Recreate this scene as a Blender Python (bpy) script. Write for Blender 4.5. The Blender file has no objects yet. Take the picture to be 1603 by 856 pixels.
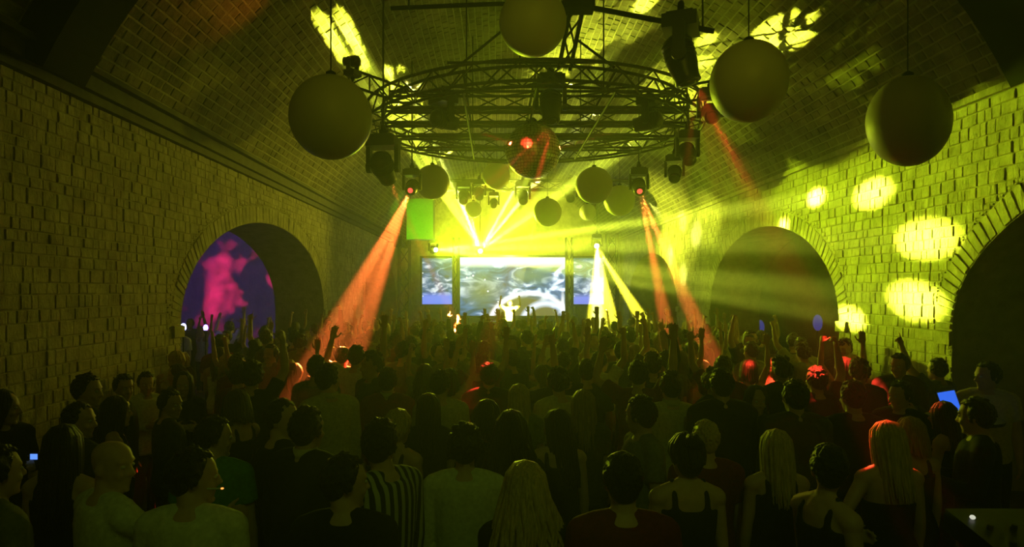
import bpy, bmesh, math, random
from mathutils import Vector, Matrix, Quaternion
V = Vector
PI = math.pi
SC = bpy.context.scene
COL = SC.collection
rnd = random.Random(7)

# ------------------------------------------------------------------ camera, world, exposure, lights
F = 1050.0; VX = 776.0; HY = 454.0; CAMZ = 2.5          # focal length in pixels, vanishing point, eye height
cam_d = bpy.data.cameras.new('camera'); cam = bpy.data.objects.new('camera', cam_d); COL.objects.link(cam)
cam_d.sensor_width = 36.0; cam_d.lens = 36.0 * F / 1603.0
cam_d.shift_x = (801.5 - VX) / 1603.0; cam_d.shift_y = (HY - 428.0) / 1603.0
cam_d.clip_start = 0.05; cam_d.clip_end = 200
cam.location = (0, 0, CAMZ); cam.rotation_euler = (PI / 2, 0, 0)
SC.camera = cam
SC.view_settings.view_transform = 'Standard'; SC.view_settings.look = 'None'
SC.view_settings.gamma = 1.0; SC.view_settings.use_curve_mapping = False
SC.view_settings.exposure = 0.0
w = bpy.data.worlds.new('world'); SC.world = w; w.use_nodes = True
w.node_tree.nodes['Background'].inputs[0].default_value = (0.0, 0.0, 0.0, 1)
w.node_tree.nodes['Background'].inputs[1].default_value = 0.0
hz = w.node_tree.nodes.new('ShaderNodeVolumeScatter')      # fog-machine haze fills the whole place
hz.inputs['Density'].default_value = .0085; hz.inputs['Anisotropy'].default_value = .62; hz.inputs['Color'].default_value = (.97, .97, .97, 1)
w.node_tree.links.new(hz.outputs[0], w.node_tree.nodes['World Output'].inputs['Volume'])
try:
    SC.cycles.volume_bounces = 0; SC.cycles.max_bounces = 6; SC.cycles.diffuse_bounces = 3
    SC.cycles.sample_clamp_indirect = 3.0; SC.cycles.caustics_reflective = False; SC.cycles.caustics_refractive = False
except Exception: pass

# hall dimensions
XL, XR = -4.6, 5.68; XC = (XL + XR) / 2; HS = (XR - XL) / 2
ZC = 4.76; RISE = 3.24; VR = (HS * HS + RISE * RISE) / (2 * RISE); VZ = ZC + RISE - VR; PHI = math.asin(HS / VR)
Y0, Y1 = -4.0, 34.0
ZS, AR = 2.0, 1.85; TH = 1.3
ARCH_L = [(9.8, 17.95), (23.2, 31.0)]
ARCH_R = [(0.95, 8.35), (11.1, 17.75), (21.0, 28.5)]

def P(px, py, d): return V(((px - VX) / F * d, d, CAMZ - (py - HY) / F * d))
def proj(p): return (VX + p[0] / max(p[1], .01) * F, HY - (p[2] - CAMZ) / max(p[1], .01) * F)
def vault_hit(px, py):
    a = (px - VX) / F; c = -(py - HY) / F
    A = a * a + c * c; B = 2 * (-a * XC + c * (CAMZ - VZ)); C = XC * XC + (CAMZ - VZ) ** 2 - VR * VR
    d = (-B + math.sqrt(B * B - 4 * A * C)) / (2 * A)
    return P(px, py, d)
def wall_r(px, py): return P(px, py, XR * F / (px - VX))
def wall_l(px, py): return P(px, py, XL * F / (px - VX))

def spot(name, loc, target, deg, power, color, blend=.35, soft=.04, nodes=None):
    l = bpy.data.lights.new(name, 'SPOT'); o = bpy.data.objects.new(name, l); COL.objects.link(o)
    l.energy = power; l.color = color; l.spot_size = math.radians(deg); l.spot_blend = blend; l.shadow_soft_size = soft
    o.location = loc; o.rotation_euler = (V(target) - V(loc)).to_track_quat('-Z', 'Y').to_euler()
    return o
YG = (.86, 1.0, .05); YW = (.92, 1.0, .2); YE = (1.0, .93, .035); GR = (.45, 1.0, .04); RD = (1.0, .045, .02); OR = (1.0, .16, .03)
S1 = P(752, 392, 26.5); S2 = P(684, 391, 26.2); S3 = P(934, 386, 24.5)     # lamps of the three beam fans
K = 1.0
# fan from the lamp above the stage towards the vault
for (px, py, dg, pw) in [(507, 38, .26, .8), (521, 62, .3, 1.0), (534, 84, .3, .8), (538, 34, .3, 1.0), (550, 56, .34, 1.2), (560, 78, .32, 1.0), (568, 98, .26, .8), (608, 112, .36, 1.0), (613, 132, .36, 1.0), (629, 110, .3, .8), (623, 160, .4, 1.0), (640, 188, .5, 1.0), (652, 180, .4, .8), (650, 215, .6, 1.2), (668, 232, .6, 1.2), (672, 212, .5, .9),
                         (1222, 55, 1.3, 1.3), (1335, 2, .8, 1.1), (1010, 4, .7, 1.0), (1437, 14, .4, .5), (1106, 62, .4, .6), (1104, 96, .3, .6)]:
    spot('vault_beam', S1, vault_hit(px, py), dg * 1.7, 500000 * pw * K, YG)
for (px, py, dg, pw) in [(640, 170, 9, 1.2), (905, 100, 14, 1.0), (1080, 130, 9, 1.0), (700, 240, 7, 1.2)]:
    spot('vault_glow', S1, vault_hit(px, py), dg, 60000 * pw, YG, 1.0)
for (px, py, dg) in [(646, 130, 2.0), (929, 175, 2.4), (900, 128, 1.6), (690, 165, 1.4)]:
    spot('hot_beam', S1, vault_hit(px, py), dg, 1900000, YW, .6)
# fan from the lamp at the side of the stage onto the wall with the yellow spots
for (px, py, dg, pw) in [(1278, 309, 1.35, 1.5), (1367, 303, 1.7, 1.0), (1450, 374, 1.9, .9), (1432, 470, 1.9, .9), (1333, 498, 1.5, 1.0), (1228, 352, 1.2, .9)]:
    spot('wall_beam', S2, wall_r(px, py), dg, 1100000 * pw * K, YG, .95)
for (px, py, pw) in [(1040, 322, 1.2), (1070, 345, 1.2), (1090, 366, 1.5), (1050, 400, 1.5), (1070, 430, 1.0)]:
    spot('wall_beam', S2, wall_r(px, py), 5.0, 14000 * pw * K, YW, 1.0)
for (px, py, dg, pw) in [(1110, 340, 9, .15), (1170, 400, 5, .5), (1060, 350, 26, .16), (1040, 420, 20, .1)]:
    spot('wall_glow', S2, wall_r(px, py), dg, 100000 * pw, YG, 1.0)
spot('wall_glow', S2, wall_r(1370, 330), 17, 38000, (.66, 1.0, .012), 1.0, .1)
# fan straight down into the crowd
for (px, py, d) in [(936, 545, 15.5), (966, 555, 14.5), (1018, 520, 17), (922, 520, 20)]:
    spot('floor_beam', S3, P(px, py, d), 2.9, 620000 * K, YW if px == 936 else YE)
# soft washes from the same lamps, then added fills that have no known source
spot('side_wash', S2 + V((0, -.3, .1)), (5.6, 9.0, 4.6), 58, 5000 * K, (.66, 1.0, .012), 1.0, .12)
spot('stage_wash', S1 + V((0, -.6, .3)), (.4, 10.0, 7.6), 76, 1500 * K, YE, 1.0, .15)
spot('cross_wash', S3 + V((0, -.3, .2)), (-4.6, 14.0, 3.8), 40, 2000 * K, (1.0, .9, .02), 1.0, .12)
spot('screen_wash', P(800, 392, 29), (XC, 34, 5.6), 110, 2200 * K, YG, 1.0, .2)  # uplight added to brighten the far wall above the screens
ADDED_FILL = V((.9, -1.2, 6.2))  # position of the added fill lights, unseen behind the camera
spot('house_wash', ADDED_FILL, (.6, 8.0, 6.0), 60, 190 * K, (1.0, .97, .03), 1.0, .12)  # fill added to lift the camera side of the globes
spot('rear_wash', ADDED_FILL + V((0, .05, -.1)), (.2, 3.6, 1.2), 70, 45 * K, (.5, 1.0, .06), 1.0, .12)  # dim green fill added for the backs of the nearest people

# ------------------------------------------------------------------ materials
def mat(name, col, rough=.8, metal=0.0, noise=0.0, nscale=8.0, bump=0.0, bscale=30.0, emis=None, estr=0.0, stretch=None, spec=.5):
    m = bpy.data.materials.new(name); m.use_nodes = True; nt = m.node_tree; b = nt.nodes['Principled BSDF']
    b.inputs['Roughness'].default_value = rough; b.inputs['Metallic'].default_value = metal
    b.inputs['Specular IOR Level'].default_value = spec
    c = (*col, 1)
    b.inputs['Base Color'].default_value = c
    if noise or bump:
        tc = nt.nodes.new('ShaderNodeTexCoord'); mp = nt.nodes.new('ShaderNodeMapping')
        nt.links.new(tc.outputs['Object'], mp.inputs[0])
        if stretch: mp.inputs['Scale'].default_value = stretch
    if noise:
        n = nt.nodes.new('ShaderNodeTexNoise'); n.inputs['Scale'].default_value = nscale; n.inputs['Detail'].default_value = 5
        r = nt.nodes.new('ShaderNodeValToRGB'); r.color_ramp.elements[0].position = .3; r.color_ramp.elements[1].position = .7
        r.color_ramp.elements[0].color = (*[x * (1 - noise) for x in col], 1); r.color_ramp.elements[1].color = (*[min(1, x * (1 + noise)) for x in col], 1)
        nt.links.new(mp.outputs[0], n.inputs['Vector']); nt.links.new(n.outputs['Fac'], r.inputs[0]); nt.links.new(r.outputs[0], b.inputs['Base Color'])
    if bump:
        n2 = nt.nodes.new('ShaderNodeTexNoise'); n2.inputs['Scale'].default_value = bscale; n2.inputs['Detail'].default_value = 6
        bp = nt.nodes.new('ShaderNodeBump'); bp.inputs['Strength'].default_value = bump; bp.inputs['Distance'].default_value = .02
        nt.links.new(mp.outputs[0], n2.inputs['Vector']); nt.links.new(n2.outputs['Fac'], bp.inputs['Height']); nt.links.new(bp.outputs[0], b.inputs['Normal'])
    if emis:
        b.inputs['Emission Color'].default_value = (*emis, 1); b.inputs['Emission Strength'].default_value = estr
    return m

def stone_mat(name, c1, c2, scale, bump=.6, bscale=14.0):
    """stone whose tone drifts from block to block (position noise), with a pitted relief"""
    m = bpy.data.materials.new(name); m.use_nodes = True; nt = m.node_tree; b = nt.nodes['Principled BSDF']
    b.inputs['Roughness'].default_value = .93; b.inputs['Specular IOR Level'].default_value = .2
    g = nt.nodes.new('ShaderNodeNewGeometry')
    n = nt.nodes.new('ShaderNodeTexNoise'); n.inputs['Scale'].default_value = scale; n.inputs['Detail'].default_value = 6; n.inputs['Roughness'].default_value = .65
    r = nt.nodes.new('ShaderNodeValToRGB'); r.color_ramp.elements[0].position = .32; r.color_ramp.elements[1].position = .7
    r.color_ramp.elements[0].color = (*c1, 1); r.color_ramp.elements[1].color = (*c2, 1)
    nt.links.new(g.outputs['Position'], n.inputs['Vector']); nt.links.new(n.outputs['Fac'], r.inputs[0]); nt.links.new(r.outputs[0], b.inputs['Base Color'])
    mp = nt.nodes.new('ShaderNodeMapping'); mp.inputs['Scale'].default_value = (1, 1, .5); nt.links.new(g.outputs['Position'], mp.inputs[0])
    n2 = nt.nodes.new('ShaderNodeTexNoise'); n2.inputs['Scale'].default_value = bscale; n2.inputs['Detail'].default_value = 7; n2.inputs['Roughness'].default_value = .7
    bp = nt.nodes.new('ShaderNodeBump'); bp.inputs['Strength'].default_value = bump; bp.inputs['Distance'].default_value = .05
    nt.links.new(mp.outputs[0], n2.inputs['Vector']); nt.links.new(n2.outputs['Fac'], bp.inputs['Height']); nt.links.new(bp.outputs[0], b.inputs['Normal'])
    return m

M = {}
M['stone'] = stone_mat('wall_stone', (.30, .27, .2), (.6, .55, .43), 3.4, .9, 11.0)
M['mortar'] = stone_mat('lime_mortar', (.3, .27, .2), (.46, .42, .33), 4.0)
M['brick'] = stone_mat('vault_brick', (.1, .088, .066), (.34, .3, .225), 2.2)
M['brick_joint'] = stone_mat('vault_joint', (.34, .31, .24), (.5, .46, .37), 3.0)
M['side_stone'] = stone_mat('side_hall_plaster', (.24, .22, .18), (.4, .37, .3), 1.5)
M['floor'] = mat('dark_floor', (.06, .055, .05), .5, noise=.3, nscale=3)
M['black'] = mat('black_paint', (.008, .008, .008), .9, spec=.15, noise=.2, nscale=20)
M['rubber'] = mat('black_plastic', (.02, .02, .022), .4, noise=.15, nscale=30)
M['steel'] = mat('truss_steel', (.07, .066, .06), .7, .1, spec=.2, noise=.25, nscale=25)
M['dark_steel'] = mat('dark_truss_steel', (.02, .02, .02), .75, .1, spec=.2, noise=.2, nscale=20)
M['globe'] = mat('matt_globe', (.6, .56, .44), .5, noise=.05, nscale=2, spec=.6)
M['cornice'] = mat('dark_cornice', (.05, .047, .04), .8, noise=.4, nscale=5)
M['wood'] = mat('stage_board', (.05, .035, .025), .6, noise=.4, nscale=4, stretch=(1, 8, 1))
M['lens_red'] = mat('lit_red_lens', (.5, .05, .05), .2, emis=(1, .05, .04), estr=2.5)
M['lens_hot'] = mat('lit_white_lens', (.9, .9, .7), .2, emis=(1, 1, .55), estr=9)
M['lens_off'] = mat('dark_lens', (.03, .03, .035), .1)
M['curtain'] = mat('dark_backdrop', (.05, .045, .04), .9, noise=.3, nscale=3)

# ------------------------------------------------------------------ mesh helpers
class MB:
    def __init__(s): s.v = []; s.f = []
    def add(s, vs, fs):
        o = len(s.v); s.v += [tuple(x) for x in vs]; s.f += [tuple(i + o for i in f) for f in fs]; return s
    def box(s, c, h, R=None):
        pts = []
        for x in (-1, 1):
            for y in (-1, 1):
                for z in (-1, 1):
                    p = V((x * h[0], y * h[1], z * h[2]))
                    if R is not None: p = R @ p
                    pts.append(p + V(c))
        return s.add(pts, [(0, 1, 3, 2), (4, 6, 7, 5), (0, 4, 5, 1), (2, 3, 7, 6), (0, 2, 6, 4), (1, 5, 7, 3)])
    def rings(s, rs, closed=True):
        n = len(rs[0]); vs = [p for r in rs for p in r]; fs = []
        for i in range(len(rs) - 1):
            for j in range(n):
                k = (j + 1) % n
                fs.append((i * n + j, i * n + k, (i + 1) * n + k, (i + 1) * n + j))
        if closed:
            fs.append(tuple(range(n - 1, -1, -1))); fs.append(tuple((len(rs) - 1) * n + j for j in range(n)))
        return s.add(vs, fs)
    def tube(s, pts, rad, n=8, round_caps=True, flat=1.0, ref=None):
        pts = [V(p) for p in pts]
        if not isinstance(rad, (list, tuple)): rad = [rad] * len(pts)
        P2, R2 = list(pts), list(rad)
        if round_caps:
            d0 = (pts[0] - pts[1]).normalized(); d1 = (pts[-1] - pts[-2]).normalized()
            a, b = rad[0], rad[-1]
            P2 = [pts[0] + d0 * a * .9, pts[0] + d0 * a * .55] + P2 + [pts[-1] + d1 * b * .55, pts[-1] + d1 * b * .9]
            R2 = [a * .35, a * .8] + R2 + [b * .8, b * .35]
        rs = []; u = None
        for i, p in enumerate(P2):
            t = (P2[min(i + 1, len(P2) - 1)] - P2[max(i - 1, 0)])
            t = t.normalized() if t.length > 1e-9 else V((0, 0, 1))
            if u is None:
                rf = V(ref) if ref is not None else (V((0, 1, 0)) if abs(t.y) < .9 else V((1, 0, 0)))
                u = (rf - t * rf.dot(t)).normalized()
            else:
                u = (u - t * u.dot(t)); u = u.normalized() if u.length > 1e-6 else V((1, 0, 0))
            w_ = t.cross(u)
            rs.append([p + (u * math.cos(2 * PI * j / n) * flat + w_ * math.sin(2 * PI * j / n)) * R2[i] for j in range(n)])
        return s.rings(rs)
    def ell(s, c, r, R=None, nu=12, nv=8):
        rs = []
        for i in range(1, nv):
            a = PI * i / nv
            ring = []
            for j in range(nu):
                b = 2 * PI * j / nu
                p = V((r[0] * math.sin(a) * math.cos(b), r[1] * math.sin(a) * math.sin(b), -r[2] * math.cos(a)))
                if R is not None: p = R @ p
                ring.append(p + V(c))
            rs.append(ring)
        o = len(s.v); s.rings(rs, closed=False)
        t0 = V((0, 0, -r[2])); t1 = V((0, 0, r[2]))
        if R is not None: t0 = R @ t0; t1 = R @ t1
        s.v += [tuple(t0 + V(c)), tuple(t1 + V(c))]; a, b = len(s.v) - 2, len(s.v) - 1; m = len(rs)
        for j in range(nu):
            k = (j + 1) % nu
            s.f.append((a, o + k, o + j)); s.f.append((b, o + (m - 1) * nu + j, o + (m - 1) * nu + k))
        return s
    def lathe(s, prof, n=24, c=(0, 0, 0), R=None, closed=True):
        rs = []
        for (r, z) in prof:
            ring = []
            for j in range(n):
                p = V((r * math.cos(2 * PI * j / n), r * math.sin(2 * PI * j / n), z))
                if R is not None: p = R @ p
                ring.append(p + V(c))
            rs.append(ring)
        return s.rings(rs, closed)
    def mesh(s, name, smooth=False):
        me = bpy.data.meshes.new(name); me.from_pydata(s.v, [], s.f); me.validate(); me.update()
        if smooth:
            for p in me.polygons: p.use_smooth = True
        return me
    def build(s, name, m, parent=None, smooth=False, loc=None):
        me = s.mesh(name, smooth); me.materials.append(m)
        return link(name, me, parent, loc)

def link(name, me, parent=None, loc=None):
    o = bpy.data.objects.new(name, me); COL.objects.link(o)
    if parent is not None: o.parent = parent
    if loc is not None: o.location = loc
    return o
def tag(o, label=None, cat=None, group=None, kind=None):
    if label: o['label'] = label
    if cat: o['category'] = cat
    if group: o['group'] = group
    if kind: o['kind'] = kind
    return o
def empty(name, loc, label, cat, group=None):
    o = bpy.data.objects.new(name, None); COL.objects.link(o); o.location = loc; o.empty_display_size = .1
    return tag(o, label, cat, group)
def setmat(o, m):
    if not o.material_slots: o.data.materials.append(m)
    o.material_slots[0].link = 'OBJECT'; o.material_slots[0].material = m

# ------------------------------------------------------------------ the hall
def arch_z(y, arches):
    for (a, b) in arches:
        if a < y < b:
            c, h = (a + b) / 2, (b - a) / 2
            return ZS + AR * math.sqrt(max(0, 1 - ((y - c) / h) ** 2))
    return 0.0
def make_wall(name, x, sgn, arches):
    """wall whose face is at x, thickness TH away from the hall (sgn: +1 away is +x)"""
    mb = MB(); xo = x + sgn * TH
    ys = [Y0]; tops = []
    cols = []                                  # (y, bottom z) pairs, a jamb gives two
    def solid(a, b):
        n = max(1, int((b - a) / 3))
        for i in range(n):
            ya, yb = a + (b - a) * i / n, a + (b - a) * (i + 1) / n
            for xx in (x, xo):
                mb.add([(xx, ya, 0), (xx, yb, 0), (xx, yb, ZC + .3), (xx, ya, ZC + .3)], [(0, 1, 2, 3)])
    prev = Y0
    for (a, b) in arches:
        solid(prev, a)
        c, h = (a + b) / 2, (b - a) / 2; N = 48; pts = []
        for i in range(N + 1):
            t = PI - PI * i / N
            pts.append((c + h * math.cos(t), ZS + AR * math.sin(t)))
        for i in range(N):
            (ya, za), (yb, zb) = pts[i], pts[i + 1]
            for xx in (x, xo):
                mb.add([(xx, ya, za), (xx, yb, zb), (xx, yb, ZC + .3), (xx, ya, ZC + .3)], [(0, 1, 2, 3)])
            mb.add([(x, ya, za), (x, yb, zb), (xo, yb, zb), (xo, ya, za)], [(0, 1, 2, 3)])
        for yy in (a, b):
            mb.add([(x, yy, 0), (x, yy, ZS), (xo, yy, ZS), (xo, yy, 0)], [(0, 1, 2, 3)])
        prev = b
    solid(prev, Y1)
    return tag(mb.build(name, M['mortar']), kind='structure')

wall_left = make_wall('wall_left', XL, -1, ARCH_L)
wall_right = make_wall('wall_right', XR, 1, ARCH_R)
mb = MB(); N = 48
for i in range(N):
    a, b = -PHI + 2 * PHI * i / N, -PHI + 2 * PHI * (i + 1) / N
    pa = (XC + VR * math.sin(a), VZ + VR * math.cos(a)); pb = (XC + VR * math.sin(b), VZ + VR * math.cos(b))
    qa = (XC + (VR + .4) * math.sin(a), VZ + (VR + .4) * math.cos(a)); qb = (XC + (VR + .4) * math.sin(b), VZ + (VR + .4) * math.cos(b))
    mb.add([(pa[0], Y0, pa[1]), (pb[0], Y0, pb[1]), (pb[0], Y1, pb[1]), (pa[0], Y1, pa[1])], [(0, 1, 2, 3)])
    mb.add([(qa[0], Y0, qa[1]), (qb[0], Y0, qb[1]), (qb[0], Y1, qb[1]), (qa[0], Y1, qa[1])], [(0, 1, 2, 3)])
ceiling = tag(mb.build('ceiling', M['brick_joint']), kind='structure')
tag(MB().box((0, 15, -.1), (16, 21, .1)).build('floor', M['floor']), kind='structure')
tag(MB().box((XC, Y1 + .2, 4.5), (HS + 2, .2, 4.5)).build('wall_far', M['stone']), kind='structure')
tag(MB().box((XC, Y0 - .2, 4.5), (HS + 2, .2, 4.5)).build('wall_behind', M['mortar']), kind='structure')
# side halls seen through the arches
tag(MB().box((-11.2, 12, 2.5), (.15, 16, 2.5)).build('wall_side_left', M['side_stone']), kind='structure')
tag(MB().box((-8.6, 21.5, 2.5), (2.45, .15, 2.5)).build('wall_cross_left', M['side_stone']), kind='structure')
tag(MB().box((-8.6, 12, 5.15), (2.75, 16, .15)).build('ceiling_side_left', M['side_stone']), kind='structure')
tag(MB().box((11.0, 12, 2.5), (.15, 18, 2.5)).build('wall_side_right', M['side_stone']), kind='structure')
tag(MB().box((9.0, 19.8, 2.5), (1.85, .15, 2.5)).build('wall_cross_right', M['side_stone']), kind='structure')
tag(MB().box((9.1, 12, 5.15), (2.1, 18, .15)).build('ceiling_side_right', M['side_stone']), kind='structure')

# stones and bricks, each its own piece
pieces = {'wl': [], 'wr': [], 'vt': []}
unit = []
rb = random.Random(3)
for k in range(5):
    m_ = MB(); j = lambda s: rb.uniform(-s, s)
    bt = [(-1, -1, 0), (1, -1, 0), (1, 1, 0), (-1, 1, 0)]
    md = [(x * .97 + j(.03), y * .95 + j(.05), .72) for x, y, z in bt]
    tp = [(x * .9 + j(.06), y * .86 + j(.08), 1 + j(.22)) for x, y, z in bt]
    m_.add(bt + md + tp, [(0, 1, 5, 4), (1, 2, 6, 5), (2, 3, 7, 6), (3, 0, 4, 7), (4, 5, 9, 8), (5, 6, 10, 9), (6, 7, 11, 10), (7, 4, 8, 11), (8, 9, 10, 11)])
    unit.append(m_)
def piece(key, c, u, v, n, hu, hv, dp, name):
    p = V(c); d = max(p.y, .1)
    fx, fy = proj(p)
    view = V((0, 0, CAMZ)) - p; cosv = abs(view.normalized().dot(n))
    inside = -10 < fx < 1613 and -10 < fy < 866 and p.y > .5
    area = hu * hv * cosv / (view.length ** 2) if inside else 0
    if fy > 640: area *= .1
    pieces[key].append((area, p, V(u), V(v), V(n), hu, hv, dp, name, rb.randrange(5)))
def wall_stones(key, x, n, arches):
    u, v = V((0, 1, 0)), V((0, 0, 1)); z = .35
    while z < ZC - .12:
        h = rb.uniform(.1, .17); y = 2.5 + rb.uniform(0, .3)
        if z + h > ZC - .1: h = ZC - .05 - z
        while y < Y1 - .3:
            wd = rb.uniform(.1, .27)
            def put(ya, yb, za, zb, lvl=0):
                yc, zc = (ya + yb) / 2, (za + zb) / 2
                blocked = free = False
                for yy in (ya, yc, yb):
                    for zz in (za, zb):
                        bad = False
                        for (a, b) in arches:
                            c_, h_ = (a + b) / 2, (b - a) / 2
                            if zz < ZS: bad |= abs(yy - c_) < h_ - .01
                            else: bad |= ((yy - c_) / (h_ + .32)) ** 2 + ((zz - ZS) / (AR + .32)) ** 2 < 1
                        blocked |= bad; free |= not bad
                if blocked and free and lvl < 2:
                    for (p, q) in ((ya, yc), (yc, yb)):
                        put(p, q, za, zc, lvl + 1); put(p, q, zc, zb, lvl + 1)
                    return
                if blocked: return
                g = .006
                piece(key, (x, yc, zc), u, v, n, (yb - ya) / 2 - g, (zb - za) / 2 - g, rb.uniform(.003, .017), 'stone')
            put(y, y + wd, z, z + h); y += wd
        z += h
    for (a, b) in arches:
        c_, h_ = (a + b) / 2, (b - a) / 2; t = 0; per = PI * (h_ + AR) / 2; nst = int(per / .13)
        for i in range(nst):
            t = PI * (i + .5) / nst
            e = V((0, h_ * math.cos(t), AR * math.sin(t))); nr = V((0, math.cos(t) / h_, math.sin(t) / AR)).normalized()
            tg = V((0, -nr.z, nr.y)); ctr = V((x, c_, ZS)) + e + nr * .16
            step = PI / nst * math.sqrt((h_ * math.sin(t)) ** 2 + (AR * math.cos(t)) ** 2)
            piece(key, ctr, nr, tg, n, .15, max(.03, step / 2 - .008), rb.uniform(.004, .016), 'voussoir')
        for yy in (a, b):
            s_ = 1 if yy == b else -1
            piece(key, (x, yy + s_ * .13, ZS - .1), u, v, n, .16, .09, .05, 'impost')
wall_stones('wl', XL, V((1, 0, 0)), ARCH_L)
wall_stones('wr', XR, V((-1, 0, 0)), ARCH_R)
nc = 94
for i in range(nc):
    a = -PHI + 2 * PHI * (i + .5) / nc; hv = VR * PHI / nc - .011
    tg = V((math.cos(a), 0, -math.sin(a))); n = V((-math.sin(a), 0, -math.cos(a))); y = 2.5 + rb.uniform(0, .35)
    while y < Y1 - .2:
        wd = rb.uniform(.2, .34)
        piece('vt', (XC + VR * math.sin(a), y + wd / 2, VZ + VR * math.cos(a)), V((0, 1, 0)), tg, n, wd / 2 - .012, hv, rb.uniform(.003, .016), 'brick')
        y += wd
for key, parent, m_, rest in (('wl', wall_left, M['stone'], 'small_stones'), ('wr', wall_right, M['stone'], 'small_stones'), ('vt', ceiling, M['brick'], 'far_bricks')):
    lst = sorted(pieces[key], key=lambda t: -t[0])
    ums = []
    for k in range(5):
        me = unit[k].mesh('masonry_piece'); me.materials.append(m_); ums.append(me)
    big = MB()
    for i, (ar, p, u, v, n, hu, hv, dp, nm, k) in enumerate(lst):
        if i < 298:
            o = link(nm, ums[k], parent)
            o.matrix_local = Matrix(((u.x * hu, v.x * hv, n.x * dp, p.x), (u.y * hu, v.y * hv, n.y * dp, p.y), (u.z * hu, v.z * hv, n.z * dp, p.z), (0, 0, 0, 1)))
        else:
            big.add([p + u * hu * q[0] + v * hv * q[1] + n * dp * q[2] for q in unit[k].v], unit[k].f)
    tag(big.build(rest, m_, parent), kind='stuff')

# cornice, dark transverse rib
mb = MB(); mb.box((XL + .09, 15, ZC + .02), (.09, 19, .09)); mb.box((XL + .05, 15, ZC - .12), (.05, 19, .05)); mb.box((XL + .14, 15, ZC + .12), (.14, 19, .03))
tag(mb.build('trim_1', M['cornice']), kind='structure')
tag(MB().box((XR - .03, 15, ZC), (.04, 19, .04)).build('trim_2', M['stone']), kind='structure')
mb = MB(); rs = []
for i in range(41):
    a = -PHI + 2 * PHI * i / 40
    def q(r, y): return V((XC + r * math.sin(a), y, VZ + r * math.cos(a)))
    rs.append([q(VR - .38, 6.3), q(VR - .38, 6.95), q(VR + .05, 6.95), q(VR + .05, 6.3)])
mb.rings(rs)
tag(mb.build('trim_3', M['black']), kind='structure')

# ------------------------------------------------------------------ bars and trusses
ucyl = {}
def bar(parent, a, b, r, name, m, n=8):
    key = (m.name, n)
    if key not in ucyl:
        me = MB().lathe([(1, 0), (1, 1)], n).mesh('bar', True); me.materials.append(m); ucyl[key] = me
    a, b = V(a), V(b); o = link(name, ucyl[key], parent); d = b - a
    q = d.to_track_quat('Z', 'Y')
    o.matrix_local = Matrix.Translation(a - V(parent.location)) @ q.to_matrix().to_4x4() @ Matrix.Diagonal((r, r, d.length, 1))
    return o
def ladder(parent, a, b, up, w_, r, m, step=.45, box=True):
    """straight truss: chords from a to b, section w_, braces zig-zag"""
    a, b, up = V(a), V(b), V(up).normalized(); t = (b - a).normalized(); s_ = t.cross(up).normalized()
    offs = [(-.5, -.5), (.5, -.5), (.5, .5), (-.5, .5)] if box else [(0, -.5), (0, .5)]
    C = [s_ * o[0] * w_ + up * o[1] * w_ for o in offs]
    for c in C: bar(parent, a + c, b + c, r, 'chord', m)
    n = max(2, int((b - a).length / step)); nf = len(C) if box else 1
    for i in range(n):
        p, q = a + t * (b - a).length * i / n, a + t * (b - a).length * (i + 1) / n
        for k in range(nf):
            c1, c2 = C[k], C[(k + 1) % len(C)]
            if (i + k) % 2: c1, c2 = c2, c1
            bar(parent, p + c1, q + c2, r * .55, 'brace', m, 6)
            if not box: bar(parent, p + C[0], p + C[1], r * .55, 'brace', m, 6)

# circular truss with the grid inside it
RC = V((.71, 12.7, 5.65)); RR = 2.97
ring = empty('ring_truss', RC, 'round steel lighting truss hung under the vault, cross trusses inside it', 'truss')
for (dr, dz) in ((-.14, -.15), (.14, -.15), (-.14, .15), (.14, .15)):
    mb = MB(); rs = []
    for i in range(72):
        a = 2 * PI * i / 72; c = V((math.cos(a), math.sin(a), 0)); rs.append([c * (RR + dr) + V((0, 0, dz)) + (c * math.cos(t) + V((0, 0, 1)) * math.sin(t)) * .026 for t in [2 * PI * k / 8 for k in range(8)]])
    rs.append(rs[0]); mb.rings(rs, False); mb.build('ring_chord', M['steel'], ring, True)
for i in range(56):
    a, b = 2 * PI * i / 56, 2 * PI * (i + 1) / 56
    def rp(t, r, z): return RC + V((math.cos(t) * r, math.sin(t) * r, z))
    z0, z1 = (-.15, .15) if i % 2 else (.15, -.15)
    bar(ring, rp(a, RR - .14, z0), rp(b, RR - .14, z1), .014, 'brace', M['steel'], 6)
    bar(ring, rp(a, RR + .14, z1), rp(b, RR + .14, z0), .014, 'brace', M['steel'], 6)
    r0, r1 = (RR - .14, RR + .14) if i % 2 else (RR + .14, RR - .14)
    bar(ring, rp(a, r0, -.15), rp(b, r1, -.15), .014, 'brace', M['steel'], 6)
for dy in (-1.45, -.5, .55, 1.6):
    hx = math.sqrt(RR ** 2 - dy ** 2) - .14
    ladder(ring, RC + V((-hx, dy, 0)), RC + V((hx, dy, 0)), (0, 0, 1), .28, .024, M['steel'], .55, True)
for dx in (-1.2, -.1, 1.1):
    hy = math.sqrt(RR ** 2 - dx ** 2) - .14
    bar(ring, RC + V((dx, -hy, .16)), RC + V((dx, hy, .16)), .02, 'cross_bar', M['dark_steel'])
    bar(ring, RC + V((dx, -hy, -.16)), RC + V((dx, hy, -.16)), .02, 'cross_bar', M['dark_steel'])
for (dx, dy) in ((-1.2, -1.45), (1.1, -1.45), (-1.2, 1.6), (1.1, 1.6), (-.35, -2.7)):
    x = RC.x + dx; top = VZ + math.sqrt(VR ** 2 - (x - XC) ** 2)
    bar(ring, RC + V((dx, dy, .15)), (x, RC.y + dy, top), .012, 'hanger_rod', M['dark_steel'], 6)
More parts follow.
